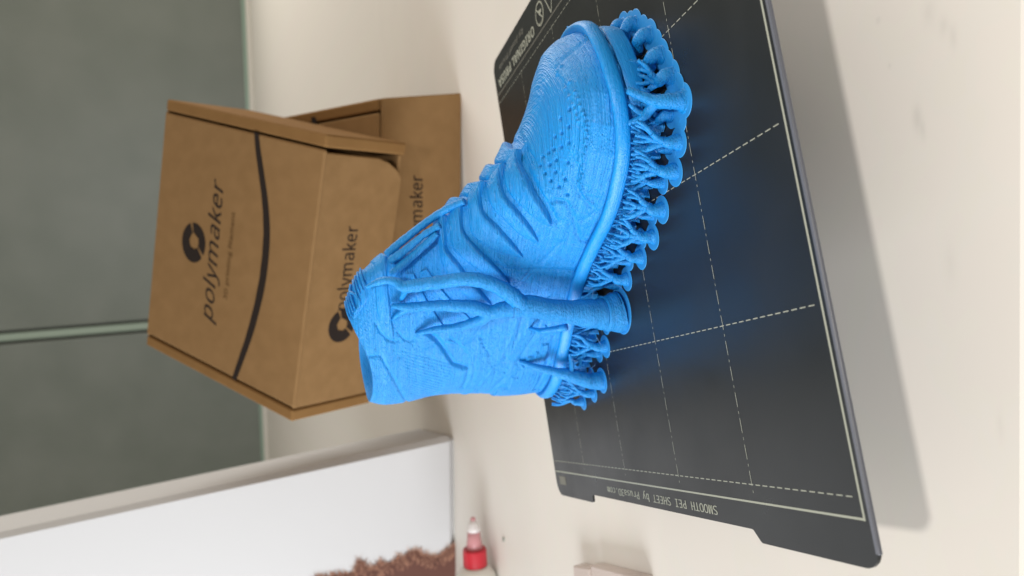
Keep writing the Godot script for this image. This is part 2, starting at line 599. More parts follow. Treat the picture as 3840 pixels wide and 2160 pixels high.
func make_relief() -> void:
	relief.resize(RW * RH)
	# areas that lie higher or lower than their neighbours
	stamp_area([[150, 8], [150, 34], [136, 34], [133.5, 30], [131, 30], [127.5, 28.5], [121, 28.7], [111, 28.2], [102.7, 27.9], [98.7, 25.4], [94, 21], [88, 20], [88, 8]], 0.45)
	stamp_area([[24.6, 74], [20.6, 71.1], [14.4, 67.5], [6.1, 63.5], [3.3, 57.8], [11.1, 58.6], [16.7, 61.7], [19.1, 66], [18.5, 70]], -0.9)
	stamp_area([[88, 12], [74, 12], [75.7, 20.4], [81.4, 23.4], [86, 24.9], [90.7, 27.3], [94.4, 29.5], [93.9, 32.6], [91.4, 34.8], [84, 33], [62, 45], [58, 46], [57, 39], [57.8, 29], [56.7, 13]], 0.25, 0.12)
	stamp_area([[56.7, 12], [57.8, 29], [57, 39], [45, 45], [28, 53], [21, 56], [17, 62], [11, 58.6], [3.3, 56.7], [-6, 57], [-18, 58.6], [-40, 62], [-40, 10]], 0.22, 0.12)
	stamp_area([[27, 37.1], [19.8, 37.8], [10.5, 40.6], [0.7, 44.3], [-14.8, 49.4], [-40, 58], [-40, 8], [60, 8], [40, 30]], 0.35)
	stamp_area([[28.3, 28.7], [20, 30], [9.9, 33.7], [3.6, 35.2], [-4, 38], [-14, 43], [-40, 50], [-40, 8], [40, 8], [34, 24]], 0.35)
	# seams, creases and stitched edges
	stamp_line([[103, 38.7], [99.4, 40.3], [97.3, 39.4], [94.2, 37.8], [90.5, 35], [84.5, 31.5]], 1.3, -1.2)
	stamp_line([[91.4, 34.8], [93.9, 32.6], [94.4, 29.5], [90.7, 27.3], [86, 24.9], [81.4, 23.4], [75.7, 20.4], [74.2, 14]], 0.9, -0.9)
	stamp_line([[86, 24.9], [87.3, 21.7], [92.6, 19.2]], 0.8, -0.7)
	stamp_line([[110.9, 28.2], [102.7, 27.9], [98.7, 25.4], [94.5, 21.2]], 0.7, -0.6)
	stamp_line([[60.8, 32.9], [67.1, 29.5], [73.4, 27.4]], 0.7, -0.5)
	stamp_line([[60.3, 49.2], [57.8, 46.2], [56.9, 39.1], [57.8, 29.4], [56.7, 14]], 0.7, -0.6)
	stamp_line([[49.4, 40.7], [56.8, 35.7], [58, 28]], 0.6, -0.5)
	stamp_line([[47.5, 40.0], [54.8, 35.2]], 0.5, -0.45)
	stamp_line([[30.9, 96.7], [26.9, 94.9], [23.2, 92.1], [21.9, 89.5], [22.4, 87.3]], 0.6, -0.6)
	stamp_line([[26.7, 87.9], [23, 85.6], [21.7, 83.2], [22.8, 80.8]], 0.6, -0.6)
	stamp_line([[15.3, 99.2], [15.9, 95.1], [9.2, 92.5], [1.2, 89.1], [-16.5, 83.5], [-34, 80]], 0.7, -0.7)
	stamp_line([[13.7, 87.2], [14.7, 82.6], [17.2, 77], [18.4, 72.9]], 0.6, -0.5)
	stamp_line([[25.5, 75.5], [20.6, 71.1], [14.4, 67.5], [6.1, 63.5], [3.3, 57.8]], 1.2, -1.7)
	stamp_line([[21, 66], [16.7, 61.7], [11.1, 58.6], [3.3, 56.7], [-5.9, 56.9], [-17.7, 58.6], [-34, 64]], 0.9, -1.0)
	stamp_line([[15, 59.2], [10, 56.4], [3, 54.5], [-6, 54.6], [-18, 56.2], [-34, 61]], 0.5, -0.4)
	stamp_line([[19.1, 69.7], [18.3, 66.1], [17.3, 61.9], [21.1, 55.9], [27.5, 52.5], [34, 48]], 0.8, -0.9)
	stamp_line([[20.9, 53.1], [15.4, 51.1], [8.6, 47.8]], 0.7, -0.7, 0.0, 6.0, 2.6)
	stamp_line([[32, 36.5], [27, 37.1], [19.8, 37.8], [10.5, 40.6], [0.7, 44.3], [-14.8, 49.4], [-36, 57]], 1.0, -1.1)
	stamp_line([[32, 39], [26.5, 39.4], [19.5, 40.2], [10.2, 43], [0.4, 46.7], [-15, 51.8], [-36, 59.5]], 0.6, 0.55)
	stamp_line([[3.2, 46.6], [5.3, 41.4], [8, 35.7]], 0.6, -0.5)
	stamp_line([[33, 27.5], [28.3, 28.7], [20, 30], [9.9, 33.7], [3.6, 35.2], [-4.4, 38.4], [-14, 43], [-36, 50]], 0.8, -0.8)
	stamp_line([[20.9, 23], [16.9, 27.9], [12.1, 32.7]], 0.6, -0.5)
	stamp_line([[11.2, 20.3], [7.8, 24.8], [3.1, 30.1]], 0.9, 0.9)
	stamp_line([[-4.4, 37.8], [-0.5, 35.1], [0.7, 31.7]], 0.9, 0.8)
	stamp_line([[-20, 22.5], [0, 21.5], [20, 21]], 0.7, -0.6)
	# ribbed cuff below the collar
	for k in 16:
		var o := k * 2.0
		stamp_line([[17 - o * 0.9, 86 - o * 0.15], [6 - o * 0.9, 63 + o * 0.3]], 0.55, -0.32)
	# stitches along the toe cap
	for k in RW * RH:
		relief[k] += 0.20 * nz.get_noise_2d((k % RW) * 11.0, (k / RW) * 15.0)

# stitches and punched holes: [s, y, radius, height], pressed into the surface itself
func surface_dots() -> Array:
	var out := []
	var cap := [[136.2, 29.6], [134.6, 29.4], [133.4, 28.8], [131.1, 28.3], [129.2, 27.6], [127.7, 27.0], [123, 26.6], [117, 26.8], [110.9, 26.4], [103, 26], [99, 24], [95.5, 20.6]]
	for q in along(cap, 1.35):
		out.append([q[0].x, q[0].y, 0.62, 0.75])
	var cap2 := [[134.6, 31.4], [132.6, 31.0], [130.2, 30.3], [128, 29.4], [126, 28.8]]
	for q in along(cap2, 1.2):
		out.append([q[0].x, q[0].y, 0.62, 0.7])
	for q in [[117.1, 31.1], [113.9, 32.4], [111.3, 33.7], [109, 34.6], [105.9, 35.9], [108.2, 33.2], [109.9, 30.7], [105.5, 34.6], [102.5, 36.8], [104.4, 33.2], [101.5, 35.8], [103.6, 31], [100.4, 34.2], [99.3, 32.3], [97.4, 29.6], [127.9, 31.0], [123.3, 32.6], [122.8, 31.2], [119, 32.6], [115.5, 33.6]]:
		out.append([q[0], q[1], 0.55, -1.5])
	return out

func upper_side(side: float, nx: int, nf: int, amount: float) -> ArrayMesh:
	var p := PackedVector3Array()
	var uv := PackedVector2Array()
	p.resize(nx * nf)
	uv.resize(nx * nf)
	for i in nx:
		var x := 22.0 * i / (nx - 1)
		var q := station(x, side)
		var len_ := 0.0
		for j in nf:
			var phi := 0.5 - 0.5 * cos(PI * j / (nf - 1))
			p[i * nf + j] = on_station(q, phi, side)
	var dot := PackedFloat32Array()
	dot.resize(nx * nf)
	for q in (surface_dots() if side > 0.0 else []):
		var best := 1e9
		var at := 0
		for i in range(2, nx * 9 / 22, 2):
			for j in range(2, nf - 2, 2):
				var v := p[i * nf + j]
				var dd: float = (v.x - q[0]) * (v.x - q[0]) + (v.y - q[1]) * (v.y - q[1])
				if dd < best:
					best = dd
					at = i * nf + j
		var c := p[at]
		for i in range(maxi(at / nf - 20, 0), mini(at / nf + 21, nx)):
			for j in range(maxi(at % nf - 26, 0), mini(at % nf + 27, nf)):
				var dd: float = p[i * nf + j].distance_squared_to(c) / (q[2] * q[2])
				if dd < 8.0:
					dot[i * nf + j] += q[3] * exp(-dd)
	var r := p.duplicate()
	for i in nx:
		for j in nf:
			var k := i * nf + j
			var a := p[mini(i + 1, nx - 1) * nf + j] - p[maxi(i - 1, 0) * nf + j]
			var b := p[i * nf + mini(j + 1, nf - 1)] - p[i * nf + maxi(j - 1, 0)]
			var n := b.cross(a)
			if j == nf - 1:
				n = Vector3(n.x, n.y, 0.0)
			n = n.normalized() * side
			var h := relief_at(p[k].x, p[k].y) * amount + dot[k]
			var edge := smoothstep(0.0, 2.2, absf(p[k].z))
			r[k] = (p[k] + n * h * edge) * 0.001
			uv[k] = Vector2((p[k].x * 0.75 + absf(p[k].z) * 0.9) * 0.001 / UVX, r[k].y / UVY)
	return grid_mesh(r, uv, nx, nf, false, side > 0.0)

func ribbon(front: Array, back: Array, height: float, tail: float, nt := 60, na := 12, both := true) -> ArrayMesh:
	# a raised strap over the ridge: pairs (x, k) from the ridge down to its near end, mirrored on the far side
	var f := PackedVector3Array()
	var b := PackedVector3Array()
	for q in front:
		f.append(Vector3(q[0], q[1], 0))
	for q in back:
		b.append(Vector3(q[0], q[1], 0))
	var p := PackedVector3Array()
	var uv := PackedVector2Array()
	var n0 := nt if both else 0
	for i in range(-n0, nt + 1):
		var t := absf(float(i)) / nt
		var mirror := i < 0
		var a := cr3(f, t * (f.size() - 1))
		var c := cr3(b, t * (b.size() - 1))
		var squeeze := 1.0
		if t > 1.0 - tail:
			var w := (t - 1.0 + tail) / tail
			squeeze = sqrt(maxf(1.0 - w * w, 0.0))
		for j in na + 1:
			var u := float(j) / na
			var e := 0.5 + (u - 0.5) * squeeze
			var x := lerpf(a.x, c.x, e)
			var k := lerpf(a.y, c.y, e)
			if mirror:
				k = 2.0 - k
			var pt := surf(x, k)
			var nn := surf_normal(x, k)
			var prof := (1.0 - pow(absf(2.0 * u - 1.0), 8.0)) * lerpf(1.0, 0.42, u)
			var h := height * prof * (0.35 + 0.65 * squeeze) - 0.4
			h += 0.10 * nz.get_noise_2d(i * 6.0, j * 30.0)
			var pos := pt + nn * h
			p.append(pos * 0.001)
			uv.append(Vector2((pos.x * 0.75 + absf(pos.z) * 0.9) * 0.001 / UVX, pos.y * 0.001 / UVY))
	return grid_mesh(p, uv, n0 + nt + 1, na + 1, false, false)

func outline(inset: float, s0 := -40.0, s1 := 200.0) -> PackedVector2Array:   # closed outline of the sole (s, l), rounded at heel and toe
	var p := PackedVector2Array()
	for k in OUT_NEAR.size():
		p.append(Vector2(OUT_NEAR[k][0], OUT_NEAR[k][1]))
	for k in range(OUT_FAR.size() - 1, -1, -1):
		p.append(Vector2(OUT_FAR[k][0], -OUT_FAR[k][1]))
	# smooth closed curve
	var q := PackedVector2Array()
	var n := p.size()
	for i in n:
		for t in 8:
			q.append(p[i].cubic_interpolate(p[(i + 1) % n], p[(i - 1 + n) % n], p[(i + 2) % n], t / 8.0))
	if inset != 0.0:
		var o := Geometry2D.offset_polygon(q, -inset, Geometry2D.JOIN_ROUND)
		q = o[0]
	return q

func resample(q: PackedVector2Array, n: int) -> PackedVector2Array:
	var L := 0.0
	var m := q.size()
	for i in m:
		L += q[i].distance_to(q[(i + 1) % m])
	# begin at the heel
	var best := 0
	for i in m:
		if q[i].x < q[best].x:
			best = i
	var out := PackedVector2Array()
	var i := best
	var seg := q[i].distance_to(q[(i + 1) % m])
	var at := 0.0
	for k in n:
		var want := L * k / n
		while at + seg < want:
			at += seg
			i = (i + 1) % m
			seg = q[i].distance_to(q[(i + 1) % m])
		out.append(q[i].lerp(q[(i + 1) % m], (want - at) / maxf(seg, 1e-6)))
	if Geometry2D.is_polygon_clockwise(out):
		var r := PackedVector2Array([out[0]])
		for k in range(n - 1, 0, -1):
			r.append(out[k])
		out = r
	return out

func spring(s: float) -> float:   # how far the sole line lifts at the toe
	var t := maxf(s - 112.0, 0.0) / 40.0
	return 4.6 * t * t - 1.2 * exp(-pow((s - 98.0) / 25.0, 2.0))

# loft of outlines: rows of (inset, y)
func sole_loft(rows: Array, n := 220, follow := 1.0) -> ArrayMesh:
	var p := PackedVector3Array()
	var uv := PackedVector2Array()
	for row in rows:
		var o := resample(outline(row[0]), n)
		for k in n + 1:
			var q := o[k % n]
			var y: float = row[1] + spring(q.x) * follow
			p.append(Vector3(q.x, y, q.y) * 0.001)
			uv.append(Vector2(k * 0.0022 / UVX, y * 0.001 / UVY))
	return grid_mesh(p, uv, rows.size(), n + 1, true, true)

func tree_mesh(paths: Array) -> ArrayMesh:
	var ms := []
	for q in paths:
		ms.append(tube(q[0], q[1], q[2] if q.size() > 2 else 12, 5, 0.10))
	return join(ms) if ms.size() > 1 else ms[0]

func brim(s: float, l: float, r: float, parent: Node) -> void:
	var prof := [[0.0, 0.0], [r, 0.0], [r + 0.15, 0.15], [r, 0.32]]
	var q := r - 0.35
	while q > 1.0:
		prof.append([q, 0.22])
		prof.append([q - 0.28, 0.34])
		q -= 0.56
	prof.append([0.0, 0.34])
	for k in prof.size():
		prof[k] = [prof[k][0] * 0.001, prof[k][1] * 0.001]
	var o := obj("brim", lathe(prof, 36), M.brim, parent)
	o.position = Vector3(s, rng.randf_range(0.02, 0.12), l) * 0.001

func small_tree(boot: Node, s: float, l: float, r: float, top_y: float, inward: float, lean := 0.0) -> void:
	var spread := 0.45 if s < -18.0 or (s > 142.0 and absf(l) < 25.0) else 1.0
	inward = minf(inward, 5.0)
	var sg := signf(l)
	var o := Node3D.new()
	o.name = numbered("support_tree", boot)
	boot.add_child(o, true)
	var paths := []
	var kn := Vector3(s + lean + rng.randf_range(-0.6, 0.6), top_y * 0.40 + rng.randf_range(-0.5, 0.8), l - sg * inward * 0.35)
	paths.append([[Vector3(s, 0, l), Vector3(s, 1.2, l), Vector3(s, 2.8, l), Vector3(s + lean * 0.5, 4.2, l - sg * 0.3), kn], [r * 0.98, r * 0.86, r * 0.70, r * 0.58, r * 0.50], 16])
	var tips := []
	for d in [-6.6, -4.0, -1.4, 1.4, 4.2, 6.6]:
		var dd: float = (d + rng.randf_range(-0.8, 0.8)) * spread
		var tip := Vector3(s + lean + dd, top_y + 0.8 + spring(s + dd), l - sg * (inward + rng.randf_range(-1.4, 0.8)))
		tips.append(tip)
	# two or three main limbs, each splitting towards its tips
	for g in [[0, 1, -3.6], [2, 3, 0.2], [4, 5, 3.6]]:
		var fork := Vector3(s + lean + g[2] * spread + rng.randf_range(-0.7, 0.7), lerpf(kn.y, tips[g[0]].y, rng.randf_range(0.42, 0.62)), l - sg * inward * rng.randf_range(0.30, 0.62))
		paths.append([[kn - Vector3(0, 0.9, 0), kn.lerp(fork, 0.5) + Vector3(-g[2] * 0.10, -0.3, sg * 0.3), fork], [r * 0.42, r * 0.34, r * 0.30], 10])
		for t in [g[0], g[1]]:
			var tip: Vector3 = tips[t]
			paths.append([[fork - Vector3(0, 0.3, 0), fork.lerp(tip, 0.5) + Vector3(signf(tip.x - fork.x) * 0.4, -0.35, sg * 0.25), tip], [r * 0.28, r * 0.21, r * 0.16], 8])
	for t in [0, 2, 4]:   # thin links across
		var a: Vector3 = tips[t]
		var c: Vector3 = tips[t + 1]
		paths.append([[a + Vector3(0, -2.6, sg * 0.4), a.lerp(c, 0.5) + Vector3(0, -3.0, sg * 0.5), c + Vector3(0, -1.4, sg * 0.2)], [r * 0.13, r * 0.11, r * 0.10], 6])
	obj("branches", tree_mesh(paths), M.blue, o)
	brim(s, l, r + 1.7, o)

func make_boot() -> void:
	var boot := thing("printed_boot", "bright blue 3D printed lace-up boot standing on its tree supports on the black plate", "boot", BOOT_T)
	make_relief()
	obj("upper", join([upper_side(1.0, 820, 210, 1.0), upper_side(-1.0, 300, 90, 0.8)]), M.blue, boot)
	# collar: rolled edge and the inside of the shaft
	var p := PackedVector3Array()
	var uv := PackedVector2Array()
	var rows := [[0.0, 0.0], [0.4, 0.2], [0.9, 0.2], [1.4, -0.2], [1.7, -1.5], [3.2, -12.0], [3.5, -30.0], [4.0, -50.0]]
	for row in rows:
		for k in 121:
			var t := k / 120.0
			var kk := t * 2.0
			var a := surf(22.0, clampf(kk, 0.0, 2.0))
			var c := Vector3(4.0, a.y, 0.0)
			var d := a - c
			d.y = 0.0
			var q: Vector3 = a - d.normalized() * row[0] + Vector3(0, row[1], 0)
			if row[1] < -5.0:
				q.x = lerpf(q.x, 8.0, 0.05)
			p.append(q * 0.001)
			uv.append(Vector2(t * 3.0, q.y * 0.001 / UVY))
	obj("collar_lining", grid_mesh(p, uv, rows.size(), 121, false, false), M.blue, boot)
	# sole
	obj("welt", sole_loft([[1.6, 17.4], [0.4, 18.2], [-0.8, 18.9], [-1.7, 18.8], [-2.4, 18.1], [-2.9, 17.0], [-3.05, 15.6], [-2.9, 14.3], [-2.3, 13.5], [-0.8, 13.2], [5.0, 13.2]], 260), M.blue_smooth, boot)
	obj("outsole", sole_loft([[1.5, 13.9], [1.5, 9.5], [1.9, 6.6], [4.0, 6.0], [14.0, 6.0]], 220, 0.9), M.blue, boot)
	var o := resample(outline(-0.6), 200)
	var pin := PackedVector3Array()
	var uvn := PackedVector2Array()
	var wall := [[2.5, 0.0], [0.6, 0.02], [0.0, 0.08], [-0.5, 0.45], [-0.2, 0.85], [0.5, 0.97], [2.0, 1.0], [9.0, 1.0]]
	var toe := []
	for k in 200:
		if o[k].x > 133.5:
			toe.append(k)
	var oin := resample(outline(6.4), 200)
	for row in wall:
		for k in toe:
			var q := o[k]
			var inn: Vector2 = (Vector2(118, 0) - q).normalized()
			var w: Vector2 = q + inn * row[0]
			pin.append(Vector3(w.x, lerpf(12.0 + spring(q.x), 6.2 + spring(q.x) * 0.25, row[1]), w.y) * 0.001)
			uvn.append(Vector2(k * 0.0022 / UVX, (12.0 - row[1] * 7.0) * 0.001 / UVY))
	obj("toe_rand", grid_mesh(pin, uvn, wall.size(), toe.size(), false, false), M.blue_smooth, boot)
	for k in range(1, toe.size() - 3, 4):   # chunky stitches between welt and toe wall
		var a := o[toe[k]]
		var b := o[toe[k + 3]]
		a += (a - Vector2(118, 0)).normalized() * 0.5
		b += (b - Vector2(118, 0)).normalized() * 0.5
		var y := 12.9 + spring(a.x)
		obj("toe_stitch", tube([Vector3(a.x, y, a.y), Vector3(lerpf(a.x, b.x, 0.3), y + 0.25, lerpf(a.y, b.y, 0.3)) , Vector3(lerpf(a.x, b.x, 0.75), y, lerpf(a.y, b.y, 0.8))], [0.6, 0.95, 0.6], 10, 4, 0.05), M.blue, boot)
	# lugs round the sole, with gaps between them
	var lug_o := resample(outline(0.2), 240)
	var lug_i := resample(outline(12.0), 240)
	var step := 11
	for k in range(4, 236, step):
		var a0 := lug_o[k]
		var a1 := lug_o[mini(k + step - 3, 239)]
		if a0.x > 131.0 and a1.x > 131.0:
			continue
		var mid := a0.lerp(a1, 0.5)
		var inn := (Vector2(clampf(mid.x, 0.0, 118.0), 0.0) - mid).normalized() * 9.0
		obj("lug", slab_mm(PackedVector2Array([a0, a1, a1 + inn, a0 + inn]), 4.6 + spring(mid.x), 13.0 + spring(mid.x)), M.blue, boot)
	# laces: flat straps over the instep
	var bands := [
		[[[6.95, 1.0], [7.25, .93], [7.47, .81], [7.78, .71], [8.10, .61], [8.47, .50]], [[7.80, 1.0], [8.15, .93], [8.47, .82], [8.57, .72], [8.68, .63], [8.80, .52]]],
		[[[7.78, 1.0], [8.22, .93], [8.58, .82], [8.74, .71], [8.96, .61], [9.27, .50]], [[8.70, 1.0], [9.10, .92], [9.40, .81], [9.46, .72], [9.60, .62], [9.62, .52]]],
		[[[8.85, 1.0], [9.33, .93], [9.74, .82], [9.80, .72], [9.96, .63], [10.12, .53]], [[9.95, 1.0], [10.45, .88], [10.98, .81], [11.10, .76], [10.83, .66], [10.45, .54]]],
		[[[10.1, 1.0], [10.86, .89], [11.24, .83], [11.3, .74], [11.3, .65], [11.35, .54]], [[11.3, 1.0], [12.0, .90], [12.35, .86], [12.46, .81], [12.12, .68], [11.70, .55]]],
		[[[11.6, 1.0], [12.35, .90], [12.70, .87], [12.68, .78], [12.72, .69], [12.6, .58]], [[12.7, 1.0], [13.2, .90], [13.4, .86], [13.6, .80], [13.6, .70], [13.2, .60]]],
	]
	for q in bands:
		obj("lace_strap", ribbon(q[0], q[1], 3.2, 0.22, 60, 18), M.blue, boot)
	# lower ends of the next laces, seen between the supports
	obj("lace_strap", ribbon([[14.3, .86], [14.3, .80], [14.3, .72], [14.0, .60]], [[14.9, .86], [14.9, .80], [14.8, .72], [14.5, .62]], 1.5, 0.3, 40, 10, false), M.blue, boot)
	obj("lace_strap", ribbon([[15.2, .86], [15.4, .78], [15.6, .70], [15.7, .60]], [[15.8, .86], [16.0, .78], [16.2, .70], [16.2, .61]], 1.5, 0.3, 40, 10, false), M.blue, boot)
	obj("ankle_strap", ribbon([[16.25, 1.0], [16.6, .93], [17.3, .84], [17.9, .76], [18.3, .71], [18.75, .63]], [[17.7, 1.0], [18.0, .94], [18.4, .86], [18.95, .78], [19.25, .72], [19.3, .64]], 1.7, 0.12), M.blue, boot)
	obj("tongue_pad", ribbon([[18.3, 1.0], [18.6, .93], [18.9, .88], [19.1, .83]], [[21.6, 1.0], [21.6, .94], [21.6, .90], [21.5, .86]], 1.8, 0.25, 40, 16), M.blue, boot)
	# raised bars on the tongue
	for k in 9:
		var x := 18.75 + k * 0.34
		if k == 4:
			continue
		var ps := []
		for t in [0.90, 0.94, 0.98, 1.0, 1.03, 1.06]:
			var off := 0.02 if k > 4 else 0.0
			ps.append(surf(x, t - off) + surf_normal(x, t - off) * 1.5)
		obj("tongue_bar", tube(ps, [0.35, 0.5, 0.5, 0.5, 0.5, 0.35], 8, 4, 0.08), M.blue, boot)
	var rim := []
	for q in [[20.6, 0.86], [20.0, 0.86], [19.75, 0.89], [20.1, 0.96], [20.4, 1.0], [20.2, 1.06]]:
		rim.append(surf(q[0], q[1]) + surf_normal(q[0], q[1]) * 1.5)
	obj("tongue_bar", tube(rim, [0.5, 0.6, 0.6, 0.6, 0.6, 0.5], 8, 5, 0.05), M.blue, boot)
	# lace ends hanging from the strap to the instep
	obj("lace_cord", tube([Vector3(56.8, 90.6, 1), Vector3(60.5, 85.8, 0), Vector3(67, 77.6, -1), Vector3(72.5, 70.8, -1), Vector3(77.6, 65.8, 1), Vector3(81.5, 61.0, 3)], [1.5, 1.7, 1.6, 1.6, 1.5, 1.3], 12, 8, 0.10), M.blue, boot)
	obj("lace_cord", tube([Vector3(56.8, 90.0, 5), Vector3(58.6, 86.6, 4.5), Vector3(62, 81.6, 3.5), Vector3(67, 75.8, 3), Vector3(71.5, 70.2, 4)], [1.6, 1.7, 1.6, 1.4, 1.2], 12, 8, 0.12), M.blue, boot)
	obj("lace_cord", tube([Vector3(53.4, 90.0, 9), Vector3(56.0, 85.8, 7.5), Vector3(59.5, 81, 6.3), Vector3(65, 75.0, 5.5), Vector3(69.0, 71.5, 5.5)], [1.3, 1.6, 1.5, 1.4, 1.0], 12, 8, 0.14), M.blue, boot)
	# the large support that forks in front of the shaft
	var big := Node3D.new()
	big.name = "support_tree"
	boot.add_child(big, true)
	obj("branches", tree_mesh([
		[[Vector3(43.5, 0, 35), Vector3(43.2, 1.5, 35), Vector3(43, 8, 35), Vector3(43.4, 10, 35), Vector3(44.2, 17, 34.3), Vector3(46.5, 29, 33), Vector3(48.6, 40, 31), Vector3(48.5, 46, 30.2)], [8.3, 8.0, 7.2, 6.2, 5.5, 4.6, 4.5, 4.0], 28],
		[[Vector3(48.4, 36, 31.6), Vector3(50.5, 42.5, 31), Vector3(54.8, 47, 30), Vector3(59.8, 54.5, 28), Vector3(61.6, 63.8, 25.5), Vector3(58.3, 72.4, 22), Vector3(54.8, 82, 18.5), Vector3(53.2, 86.2, 16.8), Vector3(54.2, 89.4, 14.4), Vector3(53.2, 92.8, 12), Vector3(50.6, 95.8, 9.8), Vector3(46.8, 99.3, 7.6)], [3.0, 3.4, 3.3, 2.9, 2.7, 2.6, 2.5, 2.4, 1.7, 1.6, 1.4, 0.7], 18],
		[[Vector3(54.2, 84, 17.8), Vector3(51.0, 85.4, 16.2), Vector3(46.0, 86.2, 14.2), Vector3(42.1, 86.4, 12.6)], [1.9, 1.5, 1.2, 0.8], 12],
		[[Vector3(48.4, 40, 31), Vector3(47.4, 48.6, 30), Vector3(45.4, 54.1, 28.5), Vector3(46.8, 60.4, 26), Vector3(46.4, 67.6, 23.5), Vector3(44.4, 76.6, 20), Vector3(42.2, 84.2, 17), Vector3(40.2, 90.1, 13.0)], [3.4, 3.2, 2.9, 2.6, 2.4, 2.2, 1.9, 0.9], 18],
		[[Vector3(45.8, 53.2, 28.8), Vector3(42.5, 54.6, 27), Vector3(38, 57.1, 25), Vector3(32.5, 65.1, 22), Vector3(30.3, 73, 19.5), Vector3(25.9, 80.8, 16.2)], [2.6, 2.5, 2.2, 1.9, 1.5, 0.6], 16],
		[[Vector3(42.3, 83.2, 17.4), Vector3(39, 86.4, 15.8), Vector3(35.5, 88.6, 14.3), Vector3(32.4, 89.9, 13.2)], [1.4, 1.2, 0.9, 0.6], 10],
	]), M.blue, big)
	brim(43.5, 35, 9.6, big)
	# the heel support that reaches the ankle
	var ank := Node3D.new()
	ank.name = numbered("support_tree", boot)
	boot.add_child(ank, true)
	obj("branches", tree_mesh([
		[[Vector3(1, 0, 35), Vector3(1, 1.2, 35), Vector3(1.2, 5.5, 34.6), Vector3(3.0, 11.5, 33), Vector3(3.8, 15, 31.5), Vector3(4.4, 20, 29.4), Vector3(4.5, 27.7, 25.2), Vector3(5.0, 34.8, 20.6)], [4.4, 4.0, 3.4, 3.0, 2.8, 2.0, 1.5, 0.7], 18],
		[[Vector3(3.6, 14, 32), Vector3(8, 13.8, 30), Vector3(12, 14.2, 26.5)], [1.3, 1.1, 0.8], 10],
		[[Vector3(3.0, 11, 33), Vector3(-1.5, 12.8, 30), Vector3(-4.5, 14.2, 26)], [1.2, 1.0, 0.8], 10],
	]), M.blue, ank)
	brim(1, 35, 5.6, ank)
	obj("support_tree", tube([Vector3(36.5, 22, 33.5), Vector3(33, 27, 30.5), Vector3(29.5, 30.5, 27), Vector3(26, 33.5, 21)], [1.5, 1.3, 1.1, 0.6], 10, 5, 0.1), M.blue, boot)
	# the thick one at the ball of the toe
	var tt := Node3D.new()
	tt.name = numbered("support_tree", boot)
	boot.add_child(tt, true)
	obj("branches", tree_mesh([
		[[Vector3(141, 0, 37.5), Vector3(141, 1.0, 37.5), Vector3(141, 2.2, 37.4), Vector3(140.6, 6.4, 36.6), Vector3(139.6, 9.0, 34.4), Vector3(139.8, 12.5, 31.0), Vector3(140.0, 15.6, 27.4)], [4.6, 3.6, 2.9, 2.5, 2.1, 1.6, 1.3], 18],
		[[Vector3(139.6, 8.4, 35), Vector3(136.4, 9.8, 34.4), Vector3(133.6, 10.6, 33.6), Vector3(131.0, 13.0, 32.2), Vector3(129.2, 15.4, 31.0)], [1.9, 1.7, 1.5, 1.2, 0.9], 12],
		[[Vector3(134.2, 10.4, 33.8), Vector3(134.6, 12.6, 32.4), Vector3(136.4, 15.4, 30)], [1.2, 0.9, 0.7], 10],
		[[Vector3(132.0, 12.0, 32.6), Vector3(128.0, 13.2, 32.4), Vector3(125.4, 15.2, 32.2)], [1.0, 0.8, 0.6], 10],
	]), M.blue, tt)
	brim(141, 37.5, 5.9, tt)
	# the row along the near side, the toe and the far side
	for q in [[128, 42, 3.4, 4.5], [118, 44.5, 3.5, 6.0], [101, 43.5, 3.3, 6.0], [88, 42.5, 3.2, 6.0], [75, 38.5, 3.1, 6.0], [59, 33, 3.0, 5.0], [18, 30.5, 3.2, 5.0], [-12, 31, 2.5, 7.5], [-26, 24, 2.3, 7.0], [-35, 10, 2.3, 5.0]]:
		small_tree(boot, q[0], q[1], q[2], 13.4, q[3])
	for q in [[123, 38, 2.4, 4.5], [109.5, 39, 2.4, 4.5], [94.5, 38, 2.3, 4.5], [81.5, 35.5, 2.3, 4.5], [67, 31, 2.3, 4.0], [51, 27.5, 2.2, 3.5], [27, 26.5, 2.3, 3.5], [10, 27, 2.2, 3.5], [-6, 26, 2.1, 4.0], [-20, 20, 2.0, 4.0]]:
		small_tree(boot, q[0], q[1], q[2], 13.0, q[3])
	for q in [[144.5, 27, 3.6, 4.0], [147, 17, 3.6, 3.0], [149, 6, 3.6, 2.0], [147.5, -6, 3.4, 2.0], [143, -15, 3.0, 2.0], [136, 30, 3.0, 4.0], [133, 33, 2.8, 5.0]]:
		small_tree(boot, q[0], q[1], q[2], 6.8, q[3], -6.0 if absf(q[1]) < 25.0 else -3.0)
	for q in [[128, -36], [112, -39], [96, -37], [80, -34], [64, -30], [46, -28], [28, -28], [10, -28], [-8, -28], [-24, -21]]:
		small_tree(boot, q[0], q[1], 2.9, 13.4, 5.5)
	for q in [[110, 14], [90, -10], [70, 10], [30, 0], [0, 6]]:
		small_tree(boot, q[0], q[1], 3.0, 5.4, 1.0)
